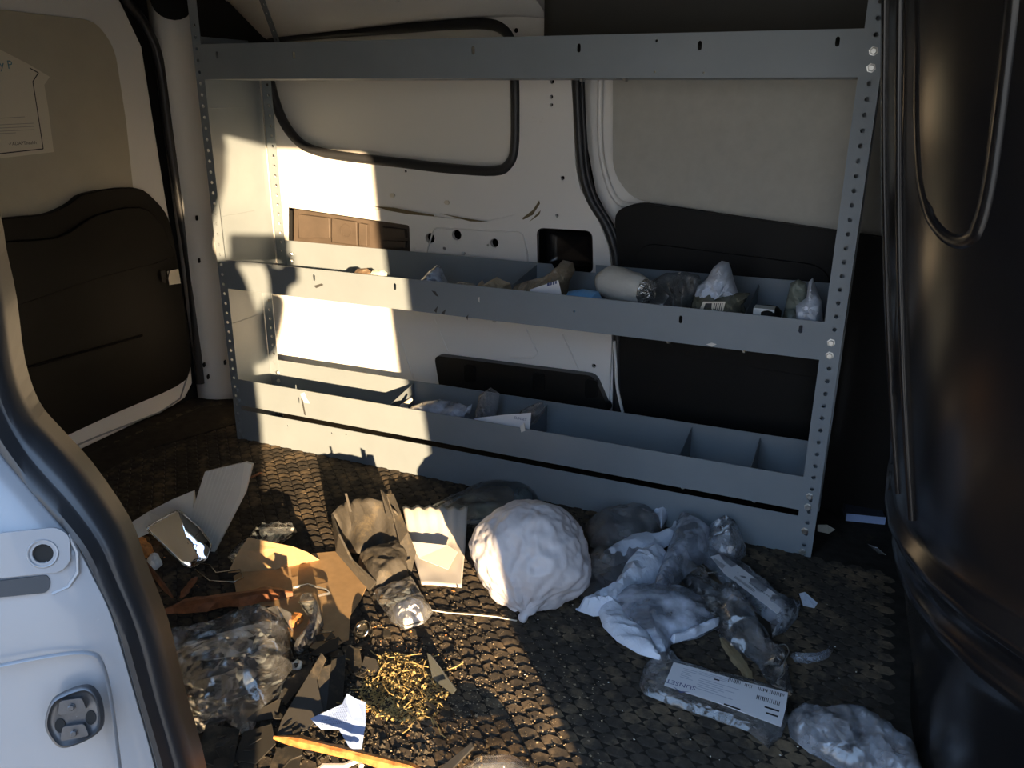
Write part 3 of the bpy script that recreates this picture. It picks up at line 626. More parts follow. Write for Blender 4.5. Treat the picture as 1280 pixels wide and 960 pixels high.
# ================================================================== THINGS ON THE FLOOR
def floor_pouch(name, label, cat, px, h, m, seed, z=None, cr=.3, freq=16, res=None, parts=False, **k):
    pl = PZ(0.0035); P = PZ(z if z is not None else h * .35).pxs(px)
    return tag(pillow(name, pl, P, h, m, seed, cr, res, freq=freq, **k), label, cat)
def sheet_on(name, px, z, m, th=.0015, parent=None, zz=None, bevel=0):
    return polysheet(name, [on(x, y, 2, z if zz is None else zz[i]) for i, (x, y) in enumerate(px)], m, th, parent, bevel=bevel)

# --- big knotted white bag
wb_ = thing('carrier_bag', 'big knotted white plastic carrier bag, stuffed round, in the middle of the floor', 'bag', loc=on(660, 735, 2, 0))
c0 = on(664, 692, 2, .09); vs = []; fs = []; NU, NV = 150, 90
kd = (on(656, 762, 2, .03) - c0).normalized(); ka = kd.orthogonal().normalized(); kb = kd.cross(ka)
for j in range(NV + 1):
    th = math.pi * j / NV
    for i in range(NU):
        ph = 2 * math.pi * i / NU; d = V((math.sin(th) * math.cos(ph), math.sin(th) * math.sin(ph), math.cos(th)))
        k = noise.fractal(d * 1.3 + V((4, 2, 7)), .8, 2, 4) * .10
        an = math.atan2(d.dot(kb), d.dot(ka)); near = (1 + d.dot(kd)) / 2
        q1 = V((math.cos(an) * 2.2, math.sin(an) * 2.2, near * 1.6 + 3)); q2 = V((math.cos(an) * 5, math.sin(an) * 5, near * 3.2))
        gather = -abs(noise.noise(q1 + noise.noise_vector(d * 2) * .5)) * .15 * (.2 + near) - abs(noise.noise(q2 + noise.noise_vector(d * 3) * .4)) * .05 * (.3 + near)
        dv = noise.voronoi(d * 3.2 + noise.noise_vector(d * 2.5) * .4)[0]; crease = (.35 - (dv[1] - dv[0])) * .016
        r_ = 1 + k + gather + crease + .05
        q = V((d.x * .108, d.y * .10, d.z * .102)) * r_
        if q.z < -.072: q.z = -.072 + (q.z + .072) * .25
        vs.append(c0 + q)
for j in range(NV):
    for i in range(NU): fs.append((j * NU + i, (j + 1) * NU + i, (j + 1) * NU + (i + 1) % NU, j * NU + (i + 1) % NU))
zmin = min(v.z for v in vs); vs = [v + V((0, 0, .004 - zmin)) for v in vs]
adopt(wb_, mesh_obj('bag_body', vs, fs, WBAG, smooth=True))
kn = [on(668, 738, 2, .05), on(664, 752, 2, .035), on(658, 764, 2, .02), on(653, 773, 2, .010), on(649, 776, 2, .006)]
vs, fs = tube_data(smooth_poly(kn, 4, False), [.034, .031, .028, .025, .022, .020, .018, .016, .013, .011, .010, .010, .009, .008, .006, .005, .003][:17], 14, squash=.7)
vs = [v + noise.noise_vector(v * 55) * .006 for v in vs]; vs = [V((v.x, v.y, max(v.z, .004))) for v in vs]
adopt(wb_, mesh_obj('knot_tail', vs, fs, WBAG, smooth=True))
tag(tube('white_string', [on(x, y, 2, .006) for (x, y) in ((536, 762), (560, 766), (590, 768), (620, 771), (646, 776))], .0013, STRING, n=6), 'thin white string pulled straight from the bag knot to the zip bag', 'string')
# --- flat bag with olive contents against the kick plate
t = thing('clear_pouch', 'flat clear pouch with olive and blue contents, lying behind the big white bag', 'pouch', loc=on(600, 630, 2, 0))
P_ = [(530, 641), (548, 628), (572, 617), (598, 605), (640, 602), (672, 606), (677, 616), (660, 634), (620, 648), (575, 654), (548, 652)]
adopt(t, pillow('film', PZ(.004), PZ(.012).pxs(P_), .030, CLEAR, 3, .3))
adopt(t, pillow('contents', PZ(.005), PZ(.012).pxs([(548, 640), (575, 622), (600, 610), (640, 608), (645, 622), (615, 638), (570, 646)]), .020, OLIVE, 5, .35))
adopt(t, pillow('contents', PZ(.005), PZ(.012).pxs([(642, 612), (665, 610), (668, 618), (650, 628), (640, 622)]), .02, mat('teal_content', (.12, .24, .28), .6), 6, .3))
# --- white folded cloth
t = thing('folded_sheet', 'ribbed white foam sheet folded over, between black housing and white bag', 'packing sheet', loc=on(545, 700, 2, 0))
rows = []
for i in range(22):
    s_ = i / 21; row = []
    for k in range(25):
        u_ = k / 24; l0 = on(504, 652, 2, .004).lerp(on(527, 732, 2, .004), s_); r0 = on(585, 652, 2, .004).lerp(on(577, 735, 2, .004), s_)
        p = l0.lerp(r0, u_); rib = .0035 * math.sin(u_ * 34) * max(0, 1 - s_ * 1.9); p.z = .006 + rib + .035 * math.exp(-((s_ - .0) / .28) ** 2) + .004 * noise.noise(p * 20); p.z = max(p.z, .0055); row.append(p)
    rows.append(row)
adopt(t, loft('sheet', rows, PAPERC if False else mat('foam_sheet', (.70, .66, .60), .6), solid=.0015))
adopt(t, polysheet('folded_flap', [on(512, 677, 2, .030), on(560, 682, 2, .030), on(572, 690, 2, .028), on(560, 712, 2, .015), on(524, 698, 2, .016)], MATS['foam_sheet'], .0015))
# --- black plastic housing, broken open
t = thing('plastic_housing', 'dusty broken black plastic housing, open trough shape, standing in the sunlight', 'car part', loc=on(460, 700, 2, 0))
def hz_(x, y, z): return on(x, y, 2, z)
# back shell: a bent sheet from the floor rising to a ragged top rim, curling round at both sides
pts_b = [(420, 690), (432, 690), (450, 692), (470, 690), (488, 684), (500, 676)]
pts_t = [(415, 642), (424, 632), (438, 625), (462, 622), (482, 628), (494, 640)]
rows = []
for j in range(9):
    s_ = j / 8; row = []
    for k in range(16):
        f = k / 15 * 5; i = min(4, int(f)); u_ = f - i
        bx = V(pts_b[i]).lerp(V(pts_b[i + 1]), u_); tx = V(pts_t[i]).lerp(V(pts_t[i + 1]), u_)
        a3 = on(bx.x, bx.y, 2, .022 + .012 * math.cos(k)); q3 = on(tx.x, tx.y, 2, .085 + .006 * noise.noise(V((k * .9, 1, 2)))); p = a3.lerp(q3, s_); p.y += .018 * math.sin(math.pi * s_); row.append(p)
    rows.append(row)
adopt(t, loft('back_shell', rows, HOUS, solid=.004))
adopt(t, polysheet('side_wall', [on(415, 642, 2, .085), on(421, 690, 2, .035), on(462, 738, 2, .004), on(470, 728, 2, .03), on(440, 700, 2, .05), on(424, 668, 2, .085)], HOUS, .004))
adopt(t, polysheet('side_wall', [on(483, 618, 2, .09), on(492, 618, 2, .09), on(510, 665, 2, .06), on(520, 690, 2, .03), on(514, 718, 2, .004), on(505, 712, 2, .02), on(500, 680, 2, .045)], HOUS, .004))
adopt(t, pillow('lower_bowl', PZ(.004), PZ(.02).pxs([(446, 700), (470, 690), (500, 684), (512, 696), (510, 715), (490, 728), (470, 735), (458, 722)]), .042, HOUS, 8, .1, plump=.3))
adopt(t, polysheet('bowl_front', [on(458, 712, 2, .03), on(466, 738, 2, .004), on(500, 728, 2, .004), on(514, 716, 2, .004), on(513, 698, 2, .03), on(490, 710, 2, .034)], HOUS, .004))
adopt(t, polysheet('rim_tab', [on(431, 617, 2, .105), on(434, 617, 2, .105), on(440, 640, 2, .075), on(437, 640, 2, .075)], HOUS, .003))
adopt(t, polysheet('rim_tab', [on(476, 612, 2, .11), on(484, 620, 2, .11), on(494, 652, 2, .07), on(485, 648, 2, .07)], HOUS, .003))
# --- zip bag with white filling
t = thing('zip_bag', 'small clear zip bag with white filling, lit by the sun', 'bag', loc=on(505, 755, 2, 0))
adopt(t, pillow('film', PZ(.006), PZ(.014).pxs([(466, 740), (515, 722), (528, 742), (541, 762), (530, 775), (505, 782), (488, 772)]), .026, CLEAR, 11, .25))
adopt(t, pillow('filling', PZ(.008), PZ(.014).pxs([(490, 758), (515, 748), (534, 758), (530, 772), (506, 778), (494, 770)]), .019, PAPER, 12, .35))
z1_, z2_ = on(467, 742, 2, .012), on(516, 724, 2, .012); adopt(t, tube('zip_strip', [z1_, z1_.lerp(z2_, .5) + V((0, 0, .003)), z2_], .0018, CLEARB, n=6))

# --- white angled corrugated sheet with mirror glass leaning on it
yA = on(262, 694, 2, 0).y + .01
t = thing('corrugated_sheet', 'off-white corrugated plastic sheet, bent, standing upright behind the mirror glass', 'plastic sheet', loc=on(250, 690, 2, 0))
A0 = on(262, 696, 2, .0); 
TA = [on(237, 652, 1, yA + .03), on(240, 640, 1, yA + .03), on(256, 592, 1, yA + .035), on(311, 578, 1, yA + .05), on(300, 622, 1, yA + .03), on(266, 694, 1, yA), on(250, 672, 1, yA + .01)]
PF = Pl(TA[5], TA[3] - TA[2], TA[2] - TA[1])
adopt(t, plate('upright_panel', PF, [PF.px(*p) for p in ((240, 640), (256, 590), (306, 578), (300, 618), (264, 692), (246, 668), (238, 655))], CORR, -.006, .0))
adopt(t, plate('panel_edge', PF, [PF.px(*p) for p in ((306, 578), (315, 581), (306, 616), (268, 690), (264, 692), (300, 618))], mat('corrugated_edge', (.66, .62, .53), .5), -.007, -.0005))
for k in range(1, 9):
    a, b = PF.px(256 + 50 * k / 9, 590 - 12 * k / 9), PF.px(240 + 26 * k / 9, 642 + 42 * k / 9); adopt(t, tube('flute', [PF.p(a.x, a.y, .0), PF.p(b.x, b.y, .0)], .0012, CORR, n=5))
yB = yA - .01
lw = [on(157, 658, 1, yB - .05), on(185, 640, 1, yB - .02), on(216, 624, 1, yB + .0), on(243, 613, 1, yB + .02), on(246, 640, 1, yB + .02), on(240, 660, 1, yB + .0), on(222, 668, 1, yB - .02), on(195, 662, 1, yB - .03), on(174, 672, 1, yB - .055)]
adopt(t, polysheet('bent_flap', lw, CORR, .004))
# mirror
t = thing('mirror_glass', 'broken mirror glass with a thin bright rim, reflecting sky, leaning on the white sheet', 'mirror', loc=on(230, 705, 2, 0))
mb = on(237, 710, 2, .008)
PM = Pl(mb, (.75, .66, 0), (-.35, .35, .87))
mo = fillet(PM.pxs([(182, 660), (223, 637), (250, 660), (265, 680), (258, 700), (240, 710), (230, 707)]), .008, 4)
cM = sum(mo, V((0, 0))) / len(mo); rows = []
mo = [p for i_, p in enumerate(mo) if (p - mo[i_ - 1]).length > 1e-4]
mo = sum([[mo[i_].lerp(mo[(i_ + 1) % len(mo)], k_ / 4) for k_ in range(4)] for i_ in range(len(mo))], [])
for s_ in (1, .9, .8, .7, .6, .5, .4, .3, .2, .1, .02): rows.append([PM.p(cM.x + (p.x - cM.x) * s_, cM.y + (p.y - cM.y) * s_, .006 * (1 - s_ ** 2)) for p in mo])
adopt(t, loft('glass', rows, MIRR, closed_u=True, sharp=170))
adopt(t, plate('backing', PM, mo, SHARD, -.005, -.0005)); adopt(t, tube('rim', [PM.p(p.x, p.y, .001) for p in mo], .0016, RIM, n=6, closed=True))
# small clear piece and cardboard
floor_pouch('clear_scrap', 'small rigid clear plastic scrap resting on the cardboard edge', 'plastic scrap', [(312, 668), (322, 656), (367, 655), (371, 662), (345, 680), (318, 690), (290, 700), (284, 694)], .02, CLEART, 15, z=.03, lift=.02)
t = thing('cardboard_piece', 'torn brown cardboard with an upright flap, specked with dirt', 'cardboard', loc=on(380, 740, 2, 0))
base = PZ(.006).pxs([(292, 722), (330, 700), (385, 694), (425, 690), (446, 706), (458, 735), (450, 752), (438, 770), (436, 800), (405, 815), (375, 806), (345, 780), (300, 770)])
adopt(t, plate('base_sheet', PZ(.006), base, CARD, 0, .003))
fpts = [on(285, 716, 2, .008), on(345, 712, 2, .008), on(400, 700, 2, .008), on(384, 690, 2, .034), on(366, 683, 2, .044), on(310, 672, 2, .062), on(298, 690, 2, .045)]
adopt(t, polysheet('upright_flap', fpts, CARD, .003))
# wood
def stick(name, label, a, b, w_, th, m, seed, cat='wood', z=(.01, .01)):
    R_ = random.Random(seed); A = on(*a, 2, z[0]); B = on(*b, 2, z[1]); d = (B - A); s_ = d.cross(V((0, 0, 1))).normalized(); n_ = 12; rows = []
    for i in range(n_ + 1):
        u_ = i / n_; c = A.lerp(B, u_); e = min(1, .35 + 4 * min(u_, 1 - u_)); j = lambda: R_.uniform(-.12, .12) * w_
        rows.append([c + s_ * (-w_ / 2 * e + j()) + V((0, 0, 0)), c + s_ * (w_ / 2 * e + j()), c + s_ * (w_ / 2 * e * .8 + j()) + V((0, 0, th * e)), c + s_ * (w_ * .1) + V((0, 0, th * e * 1.15)), c + s_ * (-w_ / 2 * e * .85 + j()) + V((0, 0, th * e * .9))])
    o = loft(name, rows, m, closed_u=True, smooth=False); me = o.data
    bm = bmesh.new(); bm.from_mesh(me); bmesh.ops.holes_fill(bm, edges=bm.edges); bmesh.ops.recalc_face_normals(bm, faces=bm.faces); bm.to_mesh(me); bm.free()
    return tag(o, label, cat) if label else o
stick('wood_plank', 'thick red-brown splintered wood plank lying beside the cardboard', (204, 766), (366, 742), .030, .016, WOODR, 3, z=(.012, .012))
stick('wood_splinter', 'long bright orange split wood sliver at the bottom front', (343, 922), (545, 972), .014, .010, WOODO, 5, z=(.05, .03))
stick('wood_splinter', 'thin dark red stick slanting under the mirror glass', (172, 694), (216, 748), .008, .008, WOODR, 6, z=(.02, .01))
stick('wood_splinter', 'short red-brown splinter propped against the wood plank', (226, 748), (246, 722), .012, .006, WOODR, 7, z=(.012, .03))
stick('wood_splinter', 'tiny red splinter lying right of the corrugated sheet', (313, 598), (327, 591), .006, .004, WOODR, 8, z=(.003, .003))
stick('wood_chunk', 'orange wood chunk beside the mirror glass by the door seal', (160, 668), (186, 698), .028, .02, WOODO, 9, z=(.012, .008))
stick('wood_chip', 'small orange wood chip under the broken clear lens', (364, 784), (376, 770), .02, .01, WOODO, 10, z=(.012, .016))
# wire clip, cap, foam, nut, ring
tag(tube('wire_clip', [on(x, y, 2, .018) for (x, y) in ((244, 712), (262, 726), (292, 728), (304, 722), (300, 712), (270, 716), (262, 706), (240, 702))], .0016, RIM, n=6), 'thin bent wire clip above the wood plank', 'wire')
floor_pouch('plastic_lump', 'small white plastic lump left of the wood plank', 'plastic lump', [(183, 710), (190, 702), (200, 702), (204, 710), (196, 717), (187, 717)], .016, WCAP, 21, cr=.2, lift=.01)
fo = tube('foam_tube', [on(96, 645, 2, .02), on(106, 620, 2, .03), on(114, 598, 2, .035)], .017, TAPE, n=14); tag(fo, 'tan foam tube end peeking over the near door seal', 'foam')
t = thing('bearing_ring', 'shiny metal ring sleeve beside the cardboard edge', 'ring', loc=on(453, 790, 2, 0))
cR = on(453, 787, 2, .018); ax = V((-.15, -.55, .75)).normalized(); s1_ = ax.orthogonal().normalized(); s2_ = ax.cross(s1_)
adopt(t, tube('ring', [cR + (s1_ * math.cos(a) + s2_ * math.sin(a)) * .0125 for a in [k * math.pi / 12 for k in range(24)]], .0042, RIM, n=10, closed=True))
adopt(t, tube('sleeve', [cR, cR - ax * .018], .0115, SHARD, n=16))
cN = on(371, 832, 2, .018); tag(tube('hex_nut', [cN + (s1_ * math.cos(a) + s2_ * math.sin(a)) * .0075 for a in [k * math.pi / 3 for k in range(6)]], .0035, PAPERC, n=6, closed=True), 'cream plastic hex nut beside the big clear bag', 'nut')
# clear lens fragment
t = thing('lens_fragment', 'curved broken clear lamp lens on the cardboard', 'lens fragment', loc=on(390, 770, 2, 0))
adopt(t, pillow('lens_shell', PZ(.012), PZ(.03).pxs([(372, 742), (392, 740), (400, 752), (404, 770), (395, 790), (372, 808), (366, 800), (382, 780), (385, 762)]), .024, film('lens_plastic', (.92, .89, .82), .16, .12, 14, .12), 22, .05))
adopt(t, tube('lens_rim', [on(x, y, 2, .022) for (x, y) in ((366, 735), (385, 731), (408, 738), (412, 742), (398, 745))], .003, MATS['lens_plastic'], n=6))
# --- the big clear bag and its tail
t = thing('clear_bag', 'big crumpled clear plastic bag at the left front beside the door seal', 'bag', loc=on(290, 850, 2, 0))
adopt(t, pillow('film', PZ(.012), PZ(.035).pxs([(190, 804), (215, 792), (255, 782), (300, 770), (338, 760), (352, 768), (362, 775), (366, 830), (352, 858), (322, 882), (308, 908), (292, 900), (280, 885), (245, 902), (222, 868)]), .055, CLEART, 31, .45, freq=18))
adopt(t, pillow('film_tail', PZ(.008), PZ(.02).pxs([(200, 835), (225, 870), (242, 900), (246, 930), (236, 948), (215, 900)]), .03, CLEART, 32, .4))
adopt(t, polysheet('film_flap', [on(334, 760, 2, .07), on(346, 757, 2, .08), on(364, 766, 2, .075), on(366, 790, 2, .05), on(352, 776, 2, .055)], CLEART, .0006))
# black shards around and under it
def shard(label, px, zz, m=SHARD, th=.0022, name='plastic_shard', cat='shard'): return tag(sheet_on(name, px, 0, m, th, zz=zz, bevel=.0006), label, cat)
shard('long pointed dark plastic shard leaning up to a tip', [(345, 922), (352, 900), (402, 816), (408, 824), (396, 850), (404, 888), (386, 912)], [.012, .02, .075, .07, .05, .03, .012])
shard('dark plastic strip standing beside the long pointed shard', [(386, 894), (398, 836), (414, 830), (408, 890)], [.012, .05, .05, .012])
shard('wide dark plastic strip right of the long pointed shard', [(406, 902), (414, 826), (432, 818), (428, 880)], [.01, .045, .045, .01])
shard('thin brown-black shard touching the big clear bag', [(350, 870), (356, 852), (393, 826), (382, 850), (358, 882)], [.012, .025, .04, .03, .012])
shard('flat black shard on the cardboard torn edge', [(386, 818), (412, 800), (424, 798), (422, 812), (400, 820)], [.014, .02, .022, .018, .014])
shard('folded dusty black shard below the metal ring', [(431, 822), (436, 806), (450, 812), (452, 830), (446, 846)], [.01, .03, .026, .02, .008])
shard('curled dusty black flap beside the moss', [(450, 840), (456, 820), (470, 824), (476, 838), (462, 846)], [.008, .022, .024, .01, .008])
shard('broad black panel scrap under the orange sliver', [(335, 965), (346, 935), (380, 930), (372, 970)], [.012, .02, .02, .012])
for i, (pts, zz) in enumerate((([(245, 950), (258, 905), (300, 912), (290, 965)], [.01, .02, .02, .01]), ([(292, 950), (305, 915), (340, 905), (345, 930), (320, 955)], [.008, .02, .025, .02, .01]), ([(300, 905), (322, 888), (352, 872), (345, 898)], [.01, .02, .03, .015]))):
    shard(('jet black scrap hidden low behind the door seal', 'jet black jagged scrap under the big clear bag', 'narrow black scrap right of the big clear bag')[i], pts, zz)
shard('upturned smoky glass shard with a pale edge right of the moss', [(534, 816), (538, 818), (571, 862), (566, 868), (541, 848)], [.05, .05, .012, .01, .014], GLASS, .003, 'glass_shard')
shard('black edge strip beside the clear dome at the bottom front', [(546, 964), (590, 928), (593, 934), (556, 972)], [.02, .06, .058, .02], SHARD, .004, 'plastic_strip', 'strip')
floor_pouch('clear_dome', 'clear plastic dome cut off by the bottom edge', 'dome', [(552, 985), (570, 955), (596, 936), (640, 934), (676, 950), (690, 990)], .035, film('dome_plastic', (.92, .88, .80), .08, .1, 14, .12), 41, cr=.0, z=.03, ruff=0)
# pale blue fabric piece
t = thing('fabric_scrap', 'pale blue dotted fabric scrap, folded upright beside the moss', 'fabric', loc=on(430, 920, 2, 0))
fa = [on(389, 897, 2, .04), on(402, 912, 2, .028), (on(430, 905, 2, .02)), on(436, 935, 2, .012), on(440, 905, 2, .05), on(436, 880, 2, .065), on(434, 868, 2, .078), on(428, 880, 2, .06)]
adopt(t, mesh_obj('left_fold', [on(388, 898, 2, .035), on(402, 912, 2, .02), on(424, 912, 2, .025), on(438, 936, 2, .008), on(441, 900, 2, .045), on(433, 878, 2, .066), on(434, 867, 2, .078), on(428, 880, 2, .06)], [(0, 1, 2, 4, 5, 7), (2, 3, 4), (5, 6, 7)], LBLUE, solid=.001))
adopt(t, mesh_obj('right_fold', [on(434, 867, 2, .078), on(433, 878, 2, .066), on(441, 900, 2, .045), on(438, 936, 2, .008), on(452, 936, 2, .008), on(457, 905, 2, .04), on(457, 878, 2, .055), on(446, 874, 2, .062)], [(0, 1, 7), (1, 2, 5, 6, 7), (2, 3, 4, 5)], LBLUE, solid=.001))
dots = []; Pd = Pl(on(402, 912, 2, .02), on(441, 900, 2, .045) - on(402, 912, 2, .02), on(433, 878, 2, .066) - on(402, 912, 2, .02))
for i in range(16):
    for j in range(9):
        x, y = 394 + i * 2.6 + (j % 2) * 1.3, 884 + j * 2.8 - i * .25
        if y < 897 - (x - 390) * .42 or y > 910 or x > 436: continue
        q = Pd.px(x, y); dots.append(tuple(q + V(o_) for o_ in ((-.0007, -.0007), (.0007, -.0007), (.0007, .0007), (-.0007, .0007))))
adopt(t, strips('woven_dots', Pd, dots, mat('dot_blue', (.10, .14, .26), .7), w=.002))
tag(tube('torn_rim', [on(x, y, 2, .03) for (x, y) in ((392, 968), (404, 958), (430, 958), (448, 950), (452, 958))], .004, PAPERC, n=6), 'torn cream plastic rim under the orange sliver', 'plastic scrap')
tag(tube('thin_wire', [on(x, y, 2, .03) for (x, y) in ((352, 962), (362, 950), (378, 944), (384, 952))], .0015, SHARD, n=6), 'short bent black wire below the orange sliver', 'wire')
# dry moss: leaves and stems nobody could count
R = random.Random(9); vs = []; fs = []
mpoly = [V(p) for p in ((448, 872), (455, 835), (480, 815), (510, 818), (540, 845), (560, 868), (545, 895), (505, 905), (470, 895))]
n_ = 0
while n_ < 1700:
    x, y = R.uniform(445, 562), R.uniform(812, 906)
    if not inside(V((x, y)), mpoly) or R.random() < .25: continue
    c = on(x, y, 2, .004 + abs(R.gauss(0, .005))); a = R.uniform(0, 6.3); l = R.uniform(.0018, .0045); t1 = V((math.cos(a), math.sin(a), R.uniform(-.6, .9))).normalized() * l; t2 = V((-math.sin(a), math.cos(a), R.uniform(-.5, .5))) * l * R.uniform(.25, .6)
    c.z = max(c.z, .006); s = len(vs); vs += [c - t1, c + t2, c + t1, c - t2 + V((0, 0, l * .3))]; vs[-4].z = max(vs[-4].z, .001); fs += [(s, s + 1, s + 2), (s, s + 2, s + 3)]; n_ += 1
for k in range(26):
    x, y = R.uniform(450, 550), R.uniform(820, 900); a = R.uniform(0, 6.3); P3 = [on(x, y, 2, .008)]
    for q in range(4): P3.append(P3[-1] + V((math.cos(a), math.sin(a), R.uniform(-.2, .3))) * .014); a += R.uniform(-.5, .5); P3[-1].z = max(P3[-1].z, .004)
    v2, f2 = tube_data(P3, .0009, 5); s = len(vs); vs += v2; fs += [tuple(i + s for i in f) for f in f2]
o = mesh_obj('dry_moss', vs, fs, YEL); tag(o, 'heap of dry yellow moss and stems in the sun', 'moss', kind='stuff')
# grit scattered on the mat
def scatter(name, label, cat, n, m, region, r0, r1, seed, dens=None):
    R_ = random.Random(seed); vs = []; fs = []; k = 0
    while k < n:
        x, y = R_.uniform(region[0], region[2]), R_.uniform(region[1], region[3])
        if dens and R_.random() > dens(x, y): continue
        c = on(x, y, 2, 0); k += 1
        if c.y > -.015 or c.x > 1.62: continue
        r_ = r0 + (r1 - r0) * R_.random() ** 3; s = len(vs); zc = .0025 + r_ * .5
        for (a, b, d) in ((1, 0, 0), (-1, 0, 0), (0, 1, 0), (0, -1, 0), (0, 0, 1), (0, 0, -.8)): vs.append((c.x + a * r_ * R_.uniform(.6, 1.3), c.y + b * r_ * R_.uniform(.5, 1.2), zc + d * r_ * R_.uniform(.4, .9)))
        for f in ((0, 2, 4), (2, 1, 4), (1, 3, 4), (3, 0, 4), (2, 0, 5), (1, 2, 5), (3, 1, 5), (0, 3, 5)): fs.append(tuple(i + s for i in f))
    return tag(mesh_obj(name, vs, fs, m), label, cat, kind='stuff')
bump2 = lambda cx, cy, sx, sy: (lambda x, y: .12 + .88 * math.exp(-((x - cx) / sx) ** 2 - ((y - cy) / sy) ** 2))
scatter('pale_grit', 'pale dry grit scattered over the sunlit mat', 'grit', 2600, GRAV, (330, 740, 760, 960), .0005, .0026, 2, bump2(540, 870, 120, 70))
scatter('dark_grit', 'dark soil crumbs spilled around the broken plastic', 'soil', 2200, DIRT, (200, 690, 620, 960), .001, .0055, 3, bump2(400, 880, 110, 80))
scatter('paper_crumbs', 'tiny pale crumbs strewn over the shaded mat', 'crumbs', 150, PAPERC, (640, 640, 1140, 960), .0004, .0022, 5)
scatter('rear_crumbs', 'few pale crumbs strewn near the rear door', 'crumbs', 60, PAPERC, (130, 520, 500, 700), .0003, .0014, 6)
scatter('wood_crumbs', 'orange wood crumbs around the splinters', 'crumbs', 240, WOODO, (190, 690, 580, 950), .0008, .0035, 7, bump2(400, 820, 140, 90))

R = random.Random(77); vs = []; fs = []; k = 0
while k < 170:
    x, y = R.gauss(370, 75), R.gauss(850, 65)
    if not (200 < x < 560 and 785 < y < 975) or (x < 250 and y > 900): continue
    k += 1; c = on(x, y, 2, .006 + R.random() * .014); n_ = R.randint(3, 5); a0 = R.uniform(0, 6.3); sz = R.uniform(.004, .014); ux = V((math.cos(a0), math.sin(a0), R.uniform(-.5, .5))); uy = V((-math.sin(a0), math.cos(a0), R.uniform(-.4, .4))) * R.uniform(.25, .8); s = len(vs); up = V((0, 0, .0016))
    ring = [c + ux * sz * math.cos(2 * math.pi * i / n_ + R.uniform(-.3, .3)) + uy * sz * math.sin(2 * math.pi * i / n_) for i in range(n_)]
    ring = [V((p.x, p.y, max(p.z, .003))) for p in ring]
    vs += ring + [p + up for p in ring]; fs += [tuple(range(s, s + n_))[::-1], tuple(range(s + n_, s + 2 * n_))] + [(s + i, s + (i + 1) % n_, s + n_ + (i + 1) % n_, s + n_ + i) for i in range(n_)]
tag(mesh_obj('plastic_chips', vs, fs, SHARD), 'small broken black plastic chips strewn among the debris', 'chips', kind='stuff')

# --- pouches on the right
t = thing('medical_pouch', 'smoky grey pouch with white seam, right behind the big white bag', 'pouch', loc=on(780, 660, 2, 0))
adopt(t, pillow('film', PZ(.004), PZ(.018).pxs([(731, 654), (752, 641), (785, 633), (822, 641), (834, 648), (828, 664), (800, 674), (760, 684), (738, 676)]), .042, PINKF, 51, .25))
adopt(t, pillow('white_seam', PZ(.01), PZ(.02).pxs([(812, 636), (828, 636), (834, 650), (826, 662), (818, 650)]), .02, WPAP, 52, .4, lift=.012))
t = thing('medical_pouch', 'long white pouch edge curling over the smoky pouches', 'pouch', loc=on(800, 685, 2, 0))
adopt(t, pillow('film', PZ(.024), PZ(.035).pxs([(748, 694), (770, 680), (795, 668), (822, 668), (838, 660), (843, 646), (849, 652), (845, 672), (820, 684), (795, 690), (768, 702)]), .022, WPAP, 53, .4))
t = thing('medical_pouch', 'smoky pinkish pouch pressed against the right side of the white bag', 'pouch', loc=on(760, 720, 2, 0))
adopt(t, pillow('film', PZ(.004), PZ(.016).pxs([(727, 700), (742, 688), (790, 684), (826, 692), (800, 708), (774, 728), (756, 748), (730, 752), (722, 738)]), .036, PINKF, 54, .3))
t = thing('medical_pouch', 'creased pale blue pouch twisted between the white bag and the fullest pouch', 'pouch', loc=on(780, 730, 2, 0))
adopt(t, pillow('film', PZ(.012), PZ(.03).pxs([(720, 752), (745, 740), (765, 732), (776, 712), (790, 690), (812, 684), (838, 694), (830, 712), (800, 728), (782, 742), (768, 758), (742, 760)]), .034, WPAP, 55, .42, freq=20))
t = thing('medical_pouch', 'milky lilac pouch standing on end behind the fullest pouch', 'pouch', loc=on(850, 700, 2, 0))
adopt(t, pillow('film', PZ(.01), PZ(.04).pxs([(846, 640), (868, 648), (892, 662), (886, 684), (860, 702), (845, 722), (836, 738), (814, 730), (822, 704), (836, 672)]), .05, MILK, 56, .14, freq=12))
t = thing('medical_pouch', 'fullest blue-white pouch with an open white flap, in the middle of the pile', 'pouch', loc=on(825, 780, 2, 0))
adopt(t, pillow('film', PZ(.004), PZ(.018).pxs([(756, 756), (772, 736), (800, 732), (850, 734), (884, 750), (888, 764), (900, 776), (872, 790), (840, 797), (834, 818), (812, 812), (784, 792), (762, 776)]), .042, MILK, 57, .12, freq=12))
adopt(t, pillow('open_flap', PZ(.02), PZ(.03).pxs([(748, 760), (758, 742), (772, 734), (778, 752), (790, 772), (812, 790), (828, 820), (800, 812), (772, 796), (754, 778)]), .016, WPAP, 58, .3))
adopt(t, pillow('pouch_edge', PZ(.016), PZ(.02).pxs([(838, 797), (868, 786), (900, 772), (898, 780), (870, 794), (842, 802)]), .012, WPAP, 59, .3))
t = thing('clear_pouch', 'crinkled clear pouch bunched against the kick plate near the right post', 'pouch', loc=on(905, 678, 2, 0))
adopt(t, pillow('film', PZ(.004), PZ(.025).pxs([(884, 662), (900, 655), (922, 668), (934, 682), (918, 700), (896, 696), (880, 684)]), .05, CLEARB, 60, .4))
t = thing('tube_pouch', 'rolled pouch with long printed white label, pointing away from the pile', 'pouch', loc=on(940, 735, 2, 0))
adopt(t, pillow('film', PZ(.004), PZ(.016).pxs([(874, 692), (888, 682), (915, 698), (945, 716), (972, 740), (988, 752), (1002, 748), (998, 766), (984, 782), (966, 790), (964, 772), (940, 754), (905, 724)]), .03, CLEARB, 61, .2))
